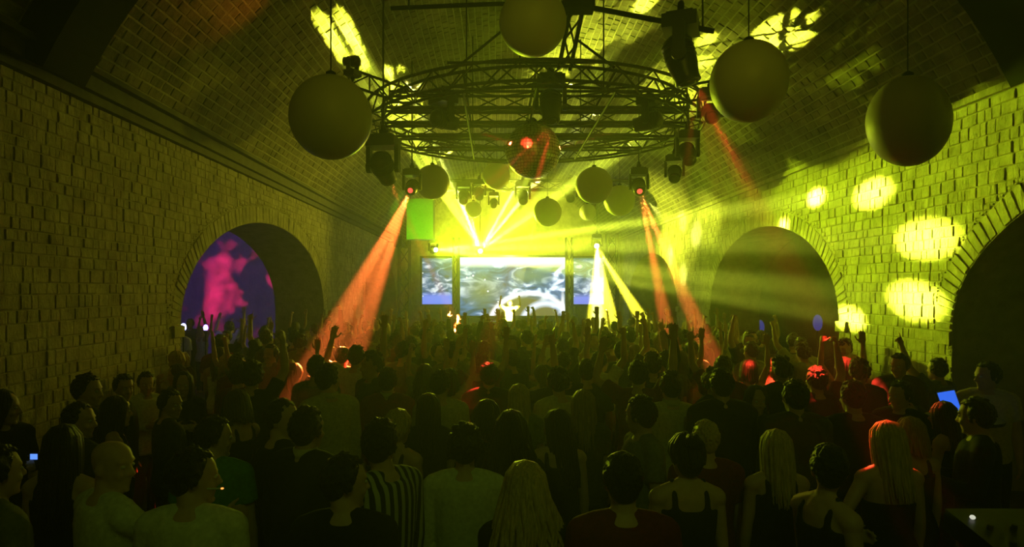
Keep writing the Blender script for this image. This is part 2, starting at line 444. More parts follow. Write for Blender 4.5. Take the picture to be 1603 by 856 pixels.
# arms outside the ring
arm = empty('ladder_truss', P(546, 120, 10.4), 'dark flat ladder truss arm between the ring and the big globe with fixture disc', 'truss')
ladder(arm, P(546, 120, 10.4), P(640, 152, 11.0), (0, 0, 1), .26, .024, M['dark_steel'], .34, False)
arm2 = empty('ladder_truss', P(1112, 138, 10.6), 'dark flat ladder truss arm between the ring and a globe by the red light', 'truss')
ladder(arm2, P(1040, 152, 11.0), P(1150, 134, 10.4), (0, 0, 1), .26, .024, M['dark_steel'], .34, False)
# leaning mast truss above the ring, and the black pipe
mast = empty('mast_truss', P(884, 103, 9.8), 'dark leaning mast truss rising from the ring to the vault', 'truss')
ladder(mast, P(884, 106, 9.8), P(916, -50, 9.6), (0, 1, 0), .17, .028, M['dark_steel'], .3, True)
for (a, b) in ((P(790, 45, 9.8), P(700, 118, 10)), (P(903, 62, 9.8), P(962, 106, 9.9)), (P(700, 98, 9.9), P(960, 98, 9.9))):
    bar(mast, a, b, .02, 'stay', M['dark_steel'])
pipe = empty('rigging_pipe', P(905, 8, 8.6), 'black rigging pipe with a kink across the vault above the ring', 'pipe')
bar(pipe, P(612, 13, 8.9), P(780, 6, 8.8), .03, 'pipe_length', M['black']); bar(pipe, P(780, 6, 8.8), P(905, 8, 8.6), .03, 'pipe_length', M['black'])
bar(pipe, P(905, 8, 8.6), P(1118, 49, 8.2), .035, 'pipe_length', M['black'])
MB().box((0, 0, 0), (.2, .12, .08)).build('pipe_joint', M['black'], pipe)
for (px, py) in ((640, 12), (1100, 46)):
    h = P(px, py, 8.5); x = h.x; bar(pipe, h, (x, h.y, VZ + math.sqrt(VR ** 2 - (x - XC) ** 2)), .012, 'hanger_rod', M['black'], 6)
# lamp bar over the stage
sb = empty('stage_truss', P(830, 292, 22), 'straight steel truss over the stage carrying a row of lamps', 'truss')
ladder(sb, P(650, 290, 22), P(1005, 290, 22), (0, 0, 1), .3, .03, M['steel'], .6, True)
for px in (690, 960):
    h = P(px, 286, 22); bar(sb, h, (h.x, h.y, VZ + math.sqrt(VR ** 2 - (h.x - XC) ** 2)), .015, 'hanger_rod', M['steel'], 6)

# ------------------------------------------------------------------ moving-head lamps
def moving_head(loc, aim, s, label, lens='lens_off', group=None, hang=True):
    """loc = pivot of the head; the yoke hangs from a base above (or stands on one)"""
    t = empty('moving_head_lamp', loc, label, 'stage light', group); aim = V(aim).normalized(); up = 1 if hang else -1
    yaw = math.atan2(aim.y, aim.x); Rz = Matrix.Rotation(yaw, 3, 'Z')
    b = MB(); zb = up * .34 * s
    b.box((0, 0, zb), (.17 * s, .2 * s, .07 * s), Rz); b.box((0, 0, zb + up * .07 * s), (.13 * s, .16 * s, .03 * s), Rz)
    b.build('base', M['rubber'], t)
    for sd in (-1, 1):
        y_ = MB(); side = Rz @ V((0, sd * .2 * s, 0))
        y_.box(side + V((0, 0, up * .13 * s)), (.06 * s, .028 * s, .17 * s), Rz); y_.lathe([(.075 * s, -.03 * s), (.075 * s, .03 * s)], 14, side, Rz @ Matrix.Rotation(PI / 2, 3, 'X'))
        y_.build('yoke_arm', M['rubber'], t)
    c = MB(); c.box((0, 0, zb + up * .13 * s), (.03 * s, .05 * s, .05 * s), Rz); c.tube([(0, -.0, zb + up * .16 * s), (0, 0, zb + up * .22 * s)], .035 * s, 8); c.build('clamp', M['black'], t)
    q = aim.to_track_quat('Z', 'Y').to_matrix()
    h = MB().lathe([(.07 * s, -.24 * s), (.13 * s, -.2 * s), (.155 * s, -.08 * s), (.15 * s, .06 * s), (.125 * s, .2 * s), (.13 * s, .26 * s), (.11 * s, .27 * s)], 20, (0, 0, 0), q)
    for k in range(4):
        z = (-.16 + .05 * k) * s; h.lathe([(.16 * s, z), (.162 * s, z + .015 * s)], 20, (0, 0, 0), q)
    hd = h.build('head', M['rubber'], t, True)
    k = .62 if lens == 'lens_red' else 1.0
    MB().lathe([(.04 * s * k, .262 * s), (.1 * s * k, .272 * s), (.07 * s * k, .285 * s), (.02 * s * k, .295 * s)], 18, (0, 0, 0), q).build('lens', M[lens], hd, True)
    return t, V(loc) + aim * .33 * s
def head_at(px, py, d, tgt, s, label, lens='lens_off', group=None, hang=True):
    loc = P(px, py, d); return moving_head(loc, V(tgt) - loc, s, label, lens, group, hang)

DISCO = P(834, 236, 12.2)
spot('ball_light', P(858, 200, 10.2), DISCO + V((-.15, -.4, .05)), 7, 5000, RD, .6, .03)
RED_K = 1.0
def drop_rod(t, s):
    c = V(t.location); bar(t, c + V((0, 0, .52 * s)), (c.x, c.y, VZ + math.sqrt(VR ** 2 - (c.x - XC) ** 2)), .015, 'hanger_rod', M['dark_steel'], 6)
def red(px, py, d, tgts, s, label, powr=60000, deg=4.5, lens='lens_red', col=OR, rod=False):
    t, e = head_at(px, py, d, tgts[0], s, label, lens)
    if rod: drop_rod(t, s)
    for tg in tgts: spot('red_beam', e, tg, deg, powr * RED_K, col, .5, .03)
red(600, 262, 10.6, [P(712, 500, 16.0)], 1.15, 'black moving head lamp with red beam hanging beside a large globe', 700000, 2.6, rod=True)
red(645, 293, 14.6, [P(497, 570, 8.0), P(545, 575, 8.6)], .9, 'small black moving head lamp shining red down on the crowd by the arch', 190000, 3.6, rod=True)
red(1000, 292, 15, [P(1050, 545, 10.0), P(1112, 555, 9.2)], .95, 'black moving head lamp shining two red beams on dancers with raised arms', 190000, 3.0, rod=True)
red(694, 188, 10.9, [DISCO + V((-.25, -.1, .05))], .95, 'black moving head lamp on the ring aimed at the mirror ball from its globe side', 900000, 1.5, col=RD)
red(1016, 190, 11.2, [DISCO + V((.35, -.05, 0))], .95, 'black moving head lamp on the ring aimed at the mirror ball from its pipe side', 420000, 1.5)
h_big, _ = head_at(1066, 92, 8.2, P(1140, 330, 8.0), 1.2, 'biggest black lamp, clamped to the kinked rigging pipe')
head_at(862, 165, 10.6, P(868, 420, 9.5), 1.1, 'black moving head lamp hanging directly above the mirror ball')
t_, e_ = head_at(1112, 178, 10.6, P(1395, 680, 3.5), .9, 'dark lamp hanging under the ladder arm beside a globe'); 
spot('red_beam', e_, P(1394, 705, 4.04), 3.0, 13000, RD, .6, .03); spot('red_beam', e_, P(1465, 645, 5.3), 1.5, 6000, RD, .6, .03)
t_, e_ = head_at(1076, 240, 11.8, P(1180, 560, 8.4), .9, 'dark lamp on the ring, upper one of two hung close together')
for (px, py, d) in ((1172, 560, 7.7), (1208, 565, 8.4), (1262, 540, 6.4), (1325, 560, 7.6), (1040, 560, 8.2)): spot('red_beam', P(1090, 128, 8.1), P(px, py, d), 6.0, 16000, RD, .6, .03)
t_, e_ = head_at(1056, 272, 13.2, P(1045, 560, 8.5), .85, 'dark lamp on the ring, lower one of two hung close together'); drop_rod(t_, .85)
spot('amber_wash', P(548, 90, 10.2), vault_hit(350, 10), 44, 90, (1, .25, .02), 1.0, .05)  # weak spot added to tint the vault, in place of bounced red light
t_, e_ = head_at(552, 96, 10.3, P(400, 100, 11), .55, 'small round dark lamp standing on the ladder arm end', hang=False)
for (px, py, d) in ((480, 560, 8.2), (552, 556, 8.6), (600, 570, 8.8), (745, 600, 6.6), (420, 590, 7.4), (690, 505, 19), (655, 500, 20), (880, 500, 20)):
    spot('red_beam', P(866, 196, 10.3), P(px, py, d), 3.0 if d < 12 else 3.0, 36000 if d < 12 else 60000, RD, .6, .03)
for (px, py, sc_, tg, lb) in ((726, 308, 1.1, (700, 500, 16), 'nearest the hanging green panel'), (750, 303, 1.0, (760, 500, 16), 'above the smallest globe'), (773, 318, .8, (770, 460, 16), 'between two dark lamps above the hot beams'),
                        (818, 308, 1.15, (850, 500, 16), 'beside the globe above the middle screen'), (892, 305, 1.1, (930, 500, 16), 'half hidden behind a hazy globe')):
    head_at(px, py, 21.6, P(*tg), sc_, 'hazy moving head lamp on the stage truss, ' + lb)
# lamps that make the beam fans
for (S, tg, lb) in ((S1, (.3, 10, 7), 'stage lamp throwing white hot beams up to the vault'), (S2, (5.6, 11, 3), 'stage lamp throwing a fan of beams across to the wall'), (S3, (2.0, 15, 1.5), 'stage lamp throwing yellow beams down into the crowd')):
    aim = (V(tg) - S).normalized(); c = S - aim * .36; t_, e_ = moving_head(c, aim, .9, lb, 'lens_hot')
    bar(t_, c + V((0, 0, .5)), (c.x, c.y, VZ + math.sqrt(VR ** 2 - (c.x - XC) ** 2)), .015, 'hanger_rod', M['dark_steel'], 6)

t_, e_ = moving_head(ADDED_FILL + V((0, -.35, .1)), (0, 1, -.15), 1.0, 'dark lamp hanging from the vault over the rear of the crowd'); drop_rod(t_, 1.0)  # housing made up to hold the added fill spots

# ------------------------------------------------------------------ globes and mirror ball
def globe(px, py, d, r, label, sq=(1, 1, 1), rot=0):
    c = P(px, py, d); t = empty('hanging_globe', c, label, 'globe', 'white globes hung from the vault')
    MB().ell((0, 0, 0), (r * sq[0], r * sq[1], r * sq[2]), Matrix.Rotation(rot, 3, 'Y'), 48, 28).build('shell', M['globe'], t, True)
    n_ = MB().lathe([(.05, r * sq[2] - .01), (.05, r * sq[2] + .03), (.02, r * sq[2] + .05)], 12); n_.build('cap', M['black'], t)
    top = VZ + math.sqrt(VR ** 2 - (c.x - XC) ** 2)
    bar(t, c + V((0, 0, r * sq[2])), (c.x, c.y, top), .007, 'cord', M['black'], 6)
globe(518, 184, 6.4, .405, 'big white hanging globe at the outer end of a ladder truss arm', (.96, 1, .98))
globe(834, 35, 8.1, .405, 'big white hanging globe in front of the rigging pipe, above the mirror ball')
globe(1172, 128, 6.7, .40, 'big white hanging globe next to the biggest black lamp', (.93, 1, 1.0))
globe(1421, 190, 6.4, .41, 'big egg-shaped white globe hanging alone near the wall with yellow spots', (.84, .95, 1.04), -.17)
globe(677, 285, 15.6, .40, 'smaller looking globe beside the lamp with red beam above the green panel')
globe(777, 275, 20, .41, 'small olive globe partly behind the mirror ball')
globe(930, 290, 15, .41, 'hazy globe overlapping another globe beside the mirror ball')
globe(970, 314, 17.5, .40, 'hazy yellow globe overlapped by a nearer globe, touched by red light')
globe(857, 332, 19, .40, 'yellowish globe hanging in front of the beams above the middle screen')
globe(741, 328, 23.5, .29, 'tiny globe hanging right above the white hot beams')
globe(920, 332, 23.5, .29, 'tiny globe hanging between two bigger hazy globes and the beams')
M['mirror'] = mat('mirror_tiles', (.75, .72, .6), .3, .95, noise=.25, nscale=14)
db = empty('mirror_ball', DISCO, 'faceted mirror ball glinting red and yellow under the ring truss', 'mirror ball')
mb = MB(); Rb = .5; nl = 26
mb.ell((0, 0, 0), (Rb * .985,) * 3, None, 32, 20)
core = mb.build('core', M['black'], db, True)
mb = MB()
for i in range(nl):
    a0, a1 = PI * (i + .06) / nl, PI * (i + .94) / nl; cnt = max(6, int(2 * nl * math.sin(PI * (i + .5) / nl)))
    for j in range(cnt):
        b0, b1 = 2 * PI * (j + .05) / cnt, 2 * PI * (j + .95) / cnt
        tilt = V((rb.uniform(-1, 1), rb.uniform(-1, 1), rb.uniform(-1, 1))) * .004
        q = [V((math.sin(a) * math.cos(b), math.sin(a) * math.sin(b), math.cos(a))) * (Rb + tilt[k % 3]) for k, (a, b) in enumerate(((a0, b0), (a1, b0), (a1, b1), (a0, b1)))]
        mb.add(q, [(0, 1, 2, 3)])
tag(mb.build('mirror_tiles', M['mirror'], db), kind='stuff')
bar(db, DISCO + V((0, 0, .49)), DISCO + V((0, 0, RC.z - DISCO.z - .15)), .02, 'hanger', M['dark_steel'])
MB().lathe([(.09, .48), (.07, .56), (.03, .6)], 14).build('motor_cap', M['dark_steel'], db)

# ------------------------------------------------------------------ stage
def screen_mat(name, kind):
    m = bpy.data.materials.new(name); m.use_nodes = True; nt = m.node_tree; nt.nodes.clear()
    L = nt.links.new; N = nt.nodes.new
    out = N('ShaderNodeOutputMaterial'); em = N('ShaderNodeEmission'); L(em.outputs[0], out.inputs[0])
    tc = N('ShaderNodeTexCoord'); sep = N('ShaderNodeSeparateXYZ'); L(tc.outputs['Object'], sep.inputs[0])
    # swirling clouds
    mp = N('ShaderNodeMapping'); mp.inputs['Scale'].default_value = (.7, 1, 1.5); L(tc.outputs['Object'], mp.inputs[0])
    n = N('ShaderNodeTexNoise'); n.inputs['Scale'].default_value = 1.1 if kind == 'mid' else 1.6; n.inputs['Detail'].default_value = 3; n.inputs['Distortion'].default_value = 1.8; L(mp.outputs[0], n.inputs['Vector'])
    r = N('ShaderNodeValToRGB'); L(n.outputs['Fac'], r.inputs[0]); e = r.color_ramp.elements
    e[0].position = .36; e[0].color = (.02, .05, .09, 1); e[1].position = .68; e[1].color = (.8, .9, 1, 1)
    x = e.new(.5); x.color = (.06, .13, .30, 1)
    col = r.outputs[0]
    def mth(op, a, b=None, c=None):
        k = N('ShaderNodeMath'); k.operation = op
        for i, q in enumerate((a, b, c)):
            if q is None: continue
            if isinstance(q, (int, float)): k.inputs[i].default_value = q
            else: L(q, k.inputs[i])
        return k.outputs[0]
    def over(mask, c):
        nonlocal col
        mx = N('ShaderNodeMix'); mx.data_type = 'RGBA'; L(mask, mx.inputs[0]); L(col, mx.inputs[6]); mx.inputs[7].default_value = (*c, 1); col = mx.outputs[2]
    def ringm(cx, cz, rx, rz, r0, wd):
        dx = mth('DIVIDE', mth('SUBTRACT', sep.outputs['X'], cx), rx); dz = mth('DIVIDE', mth('SUBTRACT', sep.outputs['Z'], cz), rz)
        d = mth('SQRT', mth('ADD', mth('MULTIPLY', dx, dx), mth('MULTIPLY', dz, dz)))
        return mth('SUBTRACT', 1, mth('MINIMUM', 1, mth('DIVIDE', mth('ABSOLUTE', mth('SUBTRACT', d, r0)), wd)))
    if kind == 'mid':
        top = mth('MINIMUM', 1, mth('MAXIMUM', 0, mth('MULTIPLY', mth('SUBTRACT', sep.outputs['Z'], .82), 3))); over(top, (.95, 1, 1))
        over(mth('POWER', ringm(-1.3, -.2, 1.1, .9, 0, 1), .7), (.12, .13, .05))
        over(mth('POWER', ringm(.9, .45, 1, .42, 0, 1), .6), (.10, .16, .10))
        over(mth('MINIMUM', 1, mth('MULTIPLY', ringm(.5, -1.75, 1.9, 1.5, 0, 1), 5)), (.12, .10, .035))
        over(ringm(.8, -1.75, 1.8, 1.45, 1, .1), (1, 1, 1)); over(ringm(1.5, -1.85, 1.3, 1.3, .85, .16), (.75, .85, 1))
        over(ringm(2.25, -.9, .12, .9, 0, 1), (1, 1, 1))
    if kind == 'left':
        over(mth('MINIMUM', 1, mth('MAXIMUM', 0, mth('MULTIPLY', mth('SUBTRACT', -.45, sep.outputs['Z']), 4))), (.15, .25, .95))
    if kind == 'right':
        over(ringm(.5, -.2, .9, .5, 0, 1), (.8, .85, 1)); over(mth('MINIMUM', 1, mth('MAXIMUM', 0, mth('MULTIPLY', mth('SUBTRACT', -.5, sep.outputs['Z']), 4))), (.2, .25, .9))
    # bright sparks
    vo = N('ShaderNodeTexVoronoi'); vo.inputs['Scale'].default_value = 2.4; L(tc.outputs['Object'], vo.inputs['Vector'])
    over(mth('LESS_THAN', vo.outputs['Distance'], .1), (.9, .95, 1))
    L(col, em.inputs['Color']); em.inputs['Strength'].default_value = 1.7 if kind == 'mid' else 1.2
    return m
SD = 30.0
for (x0, x1, y0, y1, kind, lb) in ((718, 886, 403, 494, 'mid', 'wide glowing screen with white arcs behind the performer'), (661, 708, 404, 476, 'left', 'narrow blue starry screen beside the truss tower'), (898, 945, 404, 476, 'right', 'narrow pale blue screen behind the yellow downward beams')):
    a, b = P(x0, y0, SD), P(x1, y1, SD); c = (a + b) / 2; hx, hz = (b.x - a.x) / 2, (a.z - b.z) / 2
    t = empty('video_screen', c, lb, 'screen')
    o = MB().box((0, 0, 0), (hx, .02, hz)).build('display', screen_mat('screen_' + kind, kind), t)
    fr = MB()
    for s_ in (-1, 1): fr.box((s_ * (hx + .05), .03, 0), (.05, .06, hz + .1)); fr.box((0, .03, s_ * (hz + .05)), (hx, .06, .05))
    fr.box((0, .08, 0), (hx, .03, hz)); fr.build('frame', M['rubber'], t)
    leg = c.z - hz - .1 - .2
    for s_ in (-1, 1): bar(t, c + V((s_ * hx * .8, .05, -hz - .1)), c + V((s_ * hx * .8, .05, -hz - .1 - leg)), .05, 'support_post', M['rubber'])
st = empty('stage', (XC, 29.5, 0), 'low dark stage platform at the end of the hall', 'stage')
MB().box((0, 0, .175), (HS - .15, 3.6, .025)).build('deck', M['wood'], st); MB().box((0, -3.55, .075), (HS - .2, .04, .075)).build('fascia', M['black'], st)
for k in range(8): MB().box((-4.6 + k * 1.3, -.2, .075), (.06, 3.0, .075)).build('joist', M['black'], st)
for (px, d, lb) in ((633, 27.5, 'steel truss tower between the far arch and the blue screen'), (714, 29.6, 'slim truss column between the narrow blue screen and the wide one'), (891, 29.6, 'slim truss column between the wide screen and the pale screen'), (958, 27.5, 'steel truss tower behind the yellow downward beams')):
    b = P(px, 454, d); b.z = .212; wd = .42 if d < 28 else .26
    t = empty('truss_tower', b, lb, 'truss'); ladder(t, b, b + V((0, 0, 4.6)), (0, 1, 0), wd, .04, M['steel'], .6, True)
    MB().box((0, 0, .02), (wd * .7, wd * .7, .02)).build('base_plate', M['dark_steel'], t)
# boxes that carry the lamps of the beam fans
# hanging green panel (loudspeaker)
g0 = P(659, 344, 25.5)
M['speaker'] = mat('speaker_grille', (.2, .22, .2), .6, noise=.3, nscale=60)
t = empty('hanging_speaker', g0, 'tall hanging loudspeaker cabinet washed in green light', 'speaker')
mb = MB(); mb.box((0, 0, 0), (.5, .35, .76)); mb.build('cabinet', M['speaker'], t)
for k in range(3): MB().box((0, -.36, -.5 + .5 * k), (.46, .015, .22)).build('grille', M['speaker'], t)
for s_ in (-1, 1): bar(t, g0 + V((s_ * .4, 0, .76)), (g0.x + s_ * .4, g0.y, VZ + math.sqrt(VR ** 2 - (g0.x + s_ * .4 - XC) ** 2)), .012, 'chain', M['dark_steel'], 6)
spot('green_wash', P(675, 440, 21), g0, 24, 2200, (.2, 1, .01), .6, .05)
b = P(623, 378, 25.8); t = empty('wall_speaker', b, 'small black wall speaker above the far arch', 'speaker')
MB().box((0, 0, 0), (.14, .14, .2)).build('cabinet', M['black'], t); MB().box((-.25, 0, 0), (.13, .03, .03)).build('bracket', M['black'], t)
# desk of the performer
t = empty('performer_desk', (.6, 27.4, .2), 'waist high desk with decks in front of the performer', 'desk')
MB().box((0, 0, .45), (1.1, .35, .45)).build('front_panel', M['black'], t); MB().box((0, 0, .925), (1.2, .42, .025)).build('table_top', M['rubber'], t)
for k in (-.6, 0, .6): MB().box((k, 0, .99), (.22, .2, .04)).build('deck_player', M['rubber'], t)
spot('performer_key', P(838, 345, 22.6), P(797, 488, 28.2), 8.0, 420000, YE, .5, .05)

# ------------------------------------------------------------------ side hall lights
def gobo(o, scale, lo, hi, dist=0.0):
    l = o.data; l.use_nodes = True; nt = l.node_tree; em = nt.nodes['Emission']
    tc = nt.nodes.new('ShaderNodeTexCoord'); v = nt.nodes.new('ShaderNodeTexNoise'); v.inputs['Scale'].default_value = scale; v.inputs['Detail'].default_value = 5; v.inputs['Distortion'].default_value = dist
    r = nt.nodes.new('ShaderNodeValToRGB'); r.color_ramp.elements[0].position = lo; r.color_ramp.elements[1].position = hi
    nt.links.new(tc.outputs['Normal'], v.inputs['Vector']); nt.links.new(v.outputs['Fac'], r.inputs[0]); nt.links.new(r.outputs[0], em.inputs['Strength'])
wc = P(350, 430, 21.3)
spot('purple_wash', (-8.2, 15.0, 4.4), P(352, 470, 21.3), 75, 480, (.16, .03, .75), .8, .1)
gobo(spot('magenta_projector', (-8.0, 13.0, 4.3), P(365, 440, 21.3), 28, 9000, (1, .02, .2), .9, .02), 8, .5, .68, .15)
for (px, py, d, c, lb) in ((322, 513, 14.5, (.25, .12, 1), 'tiny violet lamp glowing over the heads in the purple arch'), (287, 512, 12.2, (.35, .4, 1), 'tiny pale blue phone light held up at the arch jamb')):
    m_ = mat('small_lamp', (.2, .2, .4), emis=c, estr=12)
    p = P(px, py, d); t = empty('small_lamp', p, lb, 'lamp'); MB().ell((0, 0, 0), (.05, .05, .07), None, 12, 8).build('bulb', m_, t, True); MB().lathe([(.03, -.12), (.045, -.05)], 10).build('socket', M['black'], t)
    bar(t, p + V((0, 0, -.1)), (p.x, p.y, 0), .015, 'stand', M['black'], 6)

# ------------------------------------------------------------------ people
def remesh(mb, name, voxel, smooth_it=4):
    me = mb.mesh(name); o = bpy.data.objects.new(name, me); COL.objects.link(o)
    r = o.modifiers.new('r', 'REMESH'); r.mode = 'VOXEL'; r.voxel_size = voxel; r.use_smooth_shade = True
    if smooth_it:
        s_ = o.modifiers.new('s', 'SMOOTH'); s_.factor = .5; s_.iterations = smooth_it
    dg = bpy.context.evaluated_depsgraph_get()
    out = bpy.data.meshes.new_from_object(o.evaluated_get(dg)); out.name = name
    bpy.data.objects.remove(o); bpy.data.meshes.remove(me)
    for p in out.polygons: p.use_smooth = True
    return out

def ring_pts(c, rx, ry, n=20, e=1.0):
    out = []
    for j in range(n):
        a = 2 * PI * j / n; ca, sa = math.cos(a), math.sin(a)
        f = 1 / (abs(ca) ** (2 / e) + abs(sa) ** (2 / e)) ** (e / 2) if e != 1 else 1
        out.append(V((c[0] + rx * ca * f, c[1] + ry * sa * f, c[2])))
    return out
TORSO = {'m': [(.79, .09, .08, 0), (.84, .15, .105, 0), (.92, .168, .118, -.005), (1.0, .16, .11, 0), (1.08, .15, .105, .005), (1.18, .16, .112, .005), (1.28, .176, .12, .0), (1.36, .182, .115, -.005), (1.42, .165, .1, -.012), (1.46, .11, .082, -.018), (1.5, .066, .064, -.018)],
         'f': [(.79, .09, .085, 0), (.84, .155, .11, -.005), (.92, .175, .122, -.01), (1.0, .158, .108, 0), (1.08, .126, .09, .004), (1.18, .134, .095, .004), (1.28, .148, .105, .0), (1.36, .154, .1, -.005), (1.42, .14, .088, -.012), (1.46, .09, .072, -.016), (1.5, .054, .054, -.016)]}
SHX = {'m': .188, 'f': .158}
def torso(mb, sex, off=0.0, z0=0.0, z1=9, loose=0.0):
    rs = []
    for (z, rx, ry, cy) in TORSO[sex]:
        if z < z0 or z > z1: continue
        k = loose if z < 1.2 else loose * .3
        rs.append(ring_pts((0, cy, z), rx + off + k, ry + off + k, 20, .9))
    mb.rings(rs)
    if sex == 'f':
        for s_ in (-1, 1): mb.ell((s_ * .068, .072, 1.265), (.062 + off, .055 + off, .06 + off))
    sx = SHX[sex]
    if z1 > 1.42:
        for s_ in (-1, 1):
            mb.tube([(s_ * .03, -.02, 1.475 if off == 0 else 1.46), (s_ * sx * .6, -.018, 1.445), (s_ * sx, -.012, 1.41)], [.05 + off, .052 + off, .058 + off], 12)
HEADR = [(-.122, .074, .035, .02), (-.108, .086, -.005, .038), (-.082, .092, -.045, .052), (-.05, .094, -.07, .061), (-.015, .094, -.088, .069), (.02, .094, -.098, .0735), (.055, .091, -.1, .074), (.085, .076, -.09, .066), (.108, .046, -.064, .046), (.118, .018, -.035, .022)]
def head_parts(mb, Rm, c):
    rs = []
    for (z, yf, yb, hw) in HEADR:
        rs.append([Rm @ p + c for p in ring_pts((0, (yf + yb) / 2, z), hw, (yf - yb) / 2, 20, .88)])
    mb.rings(rs)
    T = lambda x, y, z: Rm @ V((x, y, z)) + c
    mb.tube([T(0, .09, .022), T(0, .106, -.008), T(0, .116, -.028)], [.009, .011, .015], 8)
    for s_ in (-1, 1):
        mb.ell(T(s_ * .011, .104, -.032), (.009, .009, .007))
        mb.ell(T(s_ * .076, -.012, -.008), (.009, .021, .032), Rm @ Matrix.Rotation(s_ * .3, 3, 'Z'))
        mb.tube([T(s_ * .012, .093, .03), T(s_ * .048, .082, .032)], [.009, .008], 8)
        mb.ell(T(s_ * .04, .072, -.035), (.022, .02, .02))
    mb.tube([T(-.022, .088, -.06), T(0, .096, -.058), T(.022, .088, -.06)], [.005, .008, .005], 8)
    mb.tube([T(-.018, .087, -.072), T(0, .093, -.073), T(.018, .087, -.072)], [.005, .008, .005], 8)
    mb.ell(T(0, .082, -.108), (.022, .016, .016))
def hand(mb, w_, d, side, kind, pal):
    """w_ wrist, d direction of the hand, side = thumb direction, pal = palm normal"""
    d = d.normalized(); pal = (pal - d * pal.dot(d)).normalized(); side = side - d * side.dot(d) - pal * side.dot(pal); side = side.normalized()
    R_ = Matrix((side, pal, d)).transposed()
    mb.ell(w_ + d * .05, (.043, .018, .056), R_, 12, 8); mb.tube([w_ - d * .01, w_ + d * .03], [.026, .03], 10)
    curls = {'relaxed': (.25, .35, .3), 'open': (.05, .1, .1), 'fist': (1.4, 1.6, 1.0), 'point': (1.4, 1.6, 1.0), 'hold': (.8, .8, .6)}[kind]
    for i, (o, ln) in enumerate(((.032, .074), (.011, .082), (-.011, .077), (-.031, .06))):
        cs = (.05, .08, .08) if (kind == 'point' and i == 0) else curls
        sp = o * (5.5 if kind == 'open' else 1.5); p = w_ + d * (.09 - abs(o) * .25) + side * o; dr = (d + side * sp * .8).normalized(); pts = [p - dr * .02, p]
        for k, f in enumerate((.45, .3, .25)):
            ax = dr.cross(pal)
            if ax.length > 1e-4: dr = Matrix.Rotation(cs[k], 3, ax.normalized()) @ dr
            p = p + dr * ln * f; pts.append(p)
        mb.tube(pts, [.0105, .0105, .0098, .0092, .0082], 8)
    th = (side * .8 + d * .5 + pal * .35).normalized()
    p0 = w_ + d * .025 + side * .028; p1 = p0 + th * .04; d2 = (d * .9 + side * .35 + pal * (.8 if kind in ('fist', 'point', 'hold') else .2)).normalized(); p2 = p1 + d2 * .03; p3 = p2 + d2 * .024
    mb.tube([p0, p1, p2, p3], [.014, .0125, .011, .0095], 8)

# arm poses: upper-arm direction, fore-arm direction, hand kind, palm normal (x away from the body, y forward, z up)
ARM = {'down': ((.13, .02, -1), (.05, .18, -1), 'relaxed', (-1, 0, 0)),
       'bent': ((.12, .15, -1), (-.35, .9, .25), 'hold', (-1, 0, .1)),
       'up': ((.45, .25, .85), (.0, .1, 1), 'open', (0, 1, 0)),
       'upfist': ((.4, .35, .85), (-.12, .1, 1), 'fist', (-1, .2, 0)),
       'point': ((.55, .4, .75), (.1, .3, 1), 'point', (0, 1, 0)),
       'upbent': ((.85, .25, .4), (-.15, .25, 1), 'open', (0, 1, 0)),
       'hip': ((.62, -.28, -.75), (-.55, .38, -.5), 'relaxed', (-.6, .3, -.3)),
       'face': ((.1, .45, -.9), (-.25, .6, .95), 'hold', (-.5, -.6, 0)),
       'front': ((.2, .75, -.55), (-.1, .95, .15), 'relaxed', (0, 0, -1)),
       'wide': ((.95, .25, .05), (.9, .3, .25), 'open', (0, 1, .1))}
# pose: sex, right arm, left arm, head turn (degrees, + to the left), head nod
POSE = {'m_stand': ('m', 'down', 'down', 0, 0), 'm_turn': ('m', 'down', 'down', -58, 4), 'm_smoke': ('m', 'face', 'down', -62, 4), 'm_bent': ('m', 'bent', 'bent', -25, 6),
        'm_fist': ('m', 'upfist', 'down', 5, -6), 'm_point': ('m', 'down', 'point', -8, -6), 'm_both': ('m', 'up', 'upbent', 0, -8), 'm_wide': ('m', 'wide', 'bent', 10, 0), 'm_gesture': ('m', 'front', 'down', -66, 2),
        'm_cheer': ('m', 'upbent', 'upbent', 0, 0), 'f_stand': ('f', 'down', 'down', 6, 2), 'f_turn': ('f', 'down', 'bent', 50, 5), 'f_up': ('f', 'up', 'down', -6, -8), 'f_both': ('f', 'up', 'upfist', 4, -8), 'f_hip': ('f', 'down', 'hip', 12, 6), 'f_face': ('f', 'face', 'bent', -20, 8), 'f_bent': ('f', 'bent', 'bent', -12, 4)}
def arm_chain(sex, side, pose):
    s_ = 1 if side == 'R' else -1; u, f, hk, pal = ARM[pose]
    mv = lambda t: V((t[0] * s_, t[1], t[2]))
    k = 1.0 if sex == 'm' else .93
    sh = V((s_ * SHX[sex], -.012, 1.405)); u = mv(u).normalized(); f = mv(f).normalized()
    if u.z > .3: sh = sh + V((-s_ * .02, 0, .035))
    el = sh + u * .285 * k; wr = el + f * .255 * k
    return sh, el, wr, f, hk, mv(pal), k
PROTO = {}
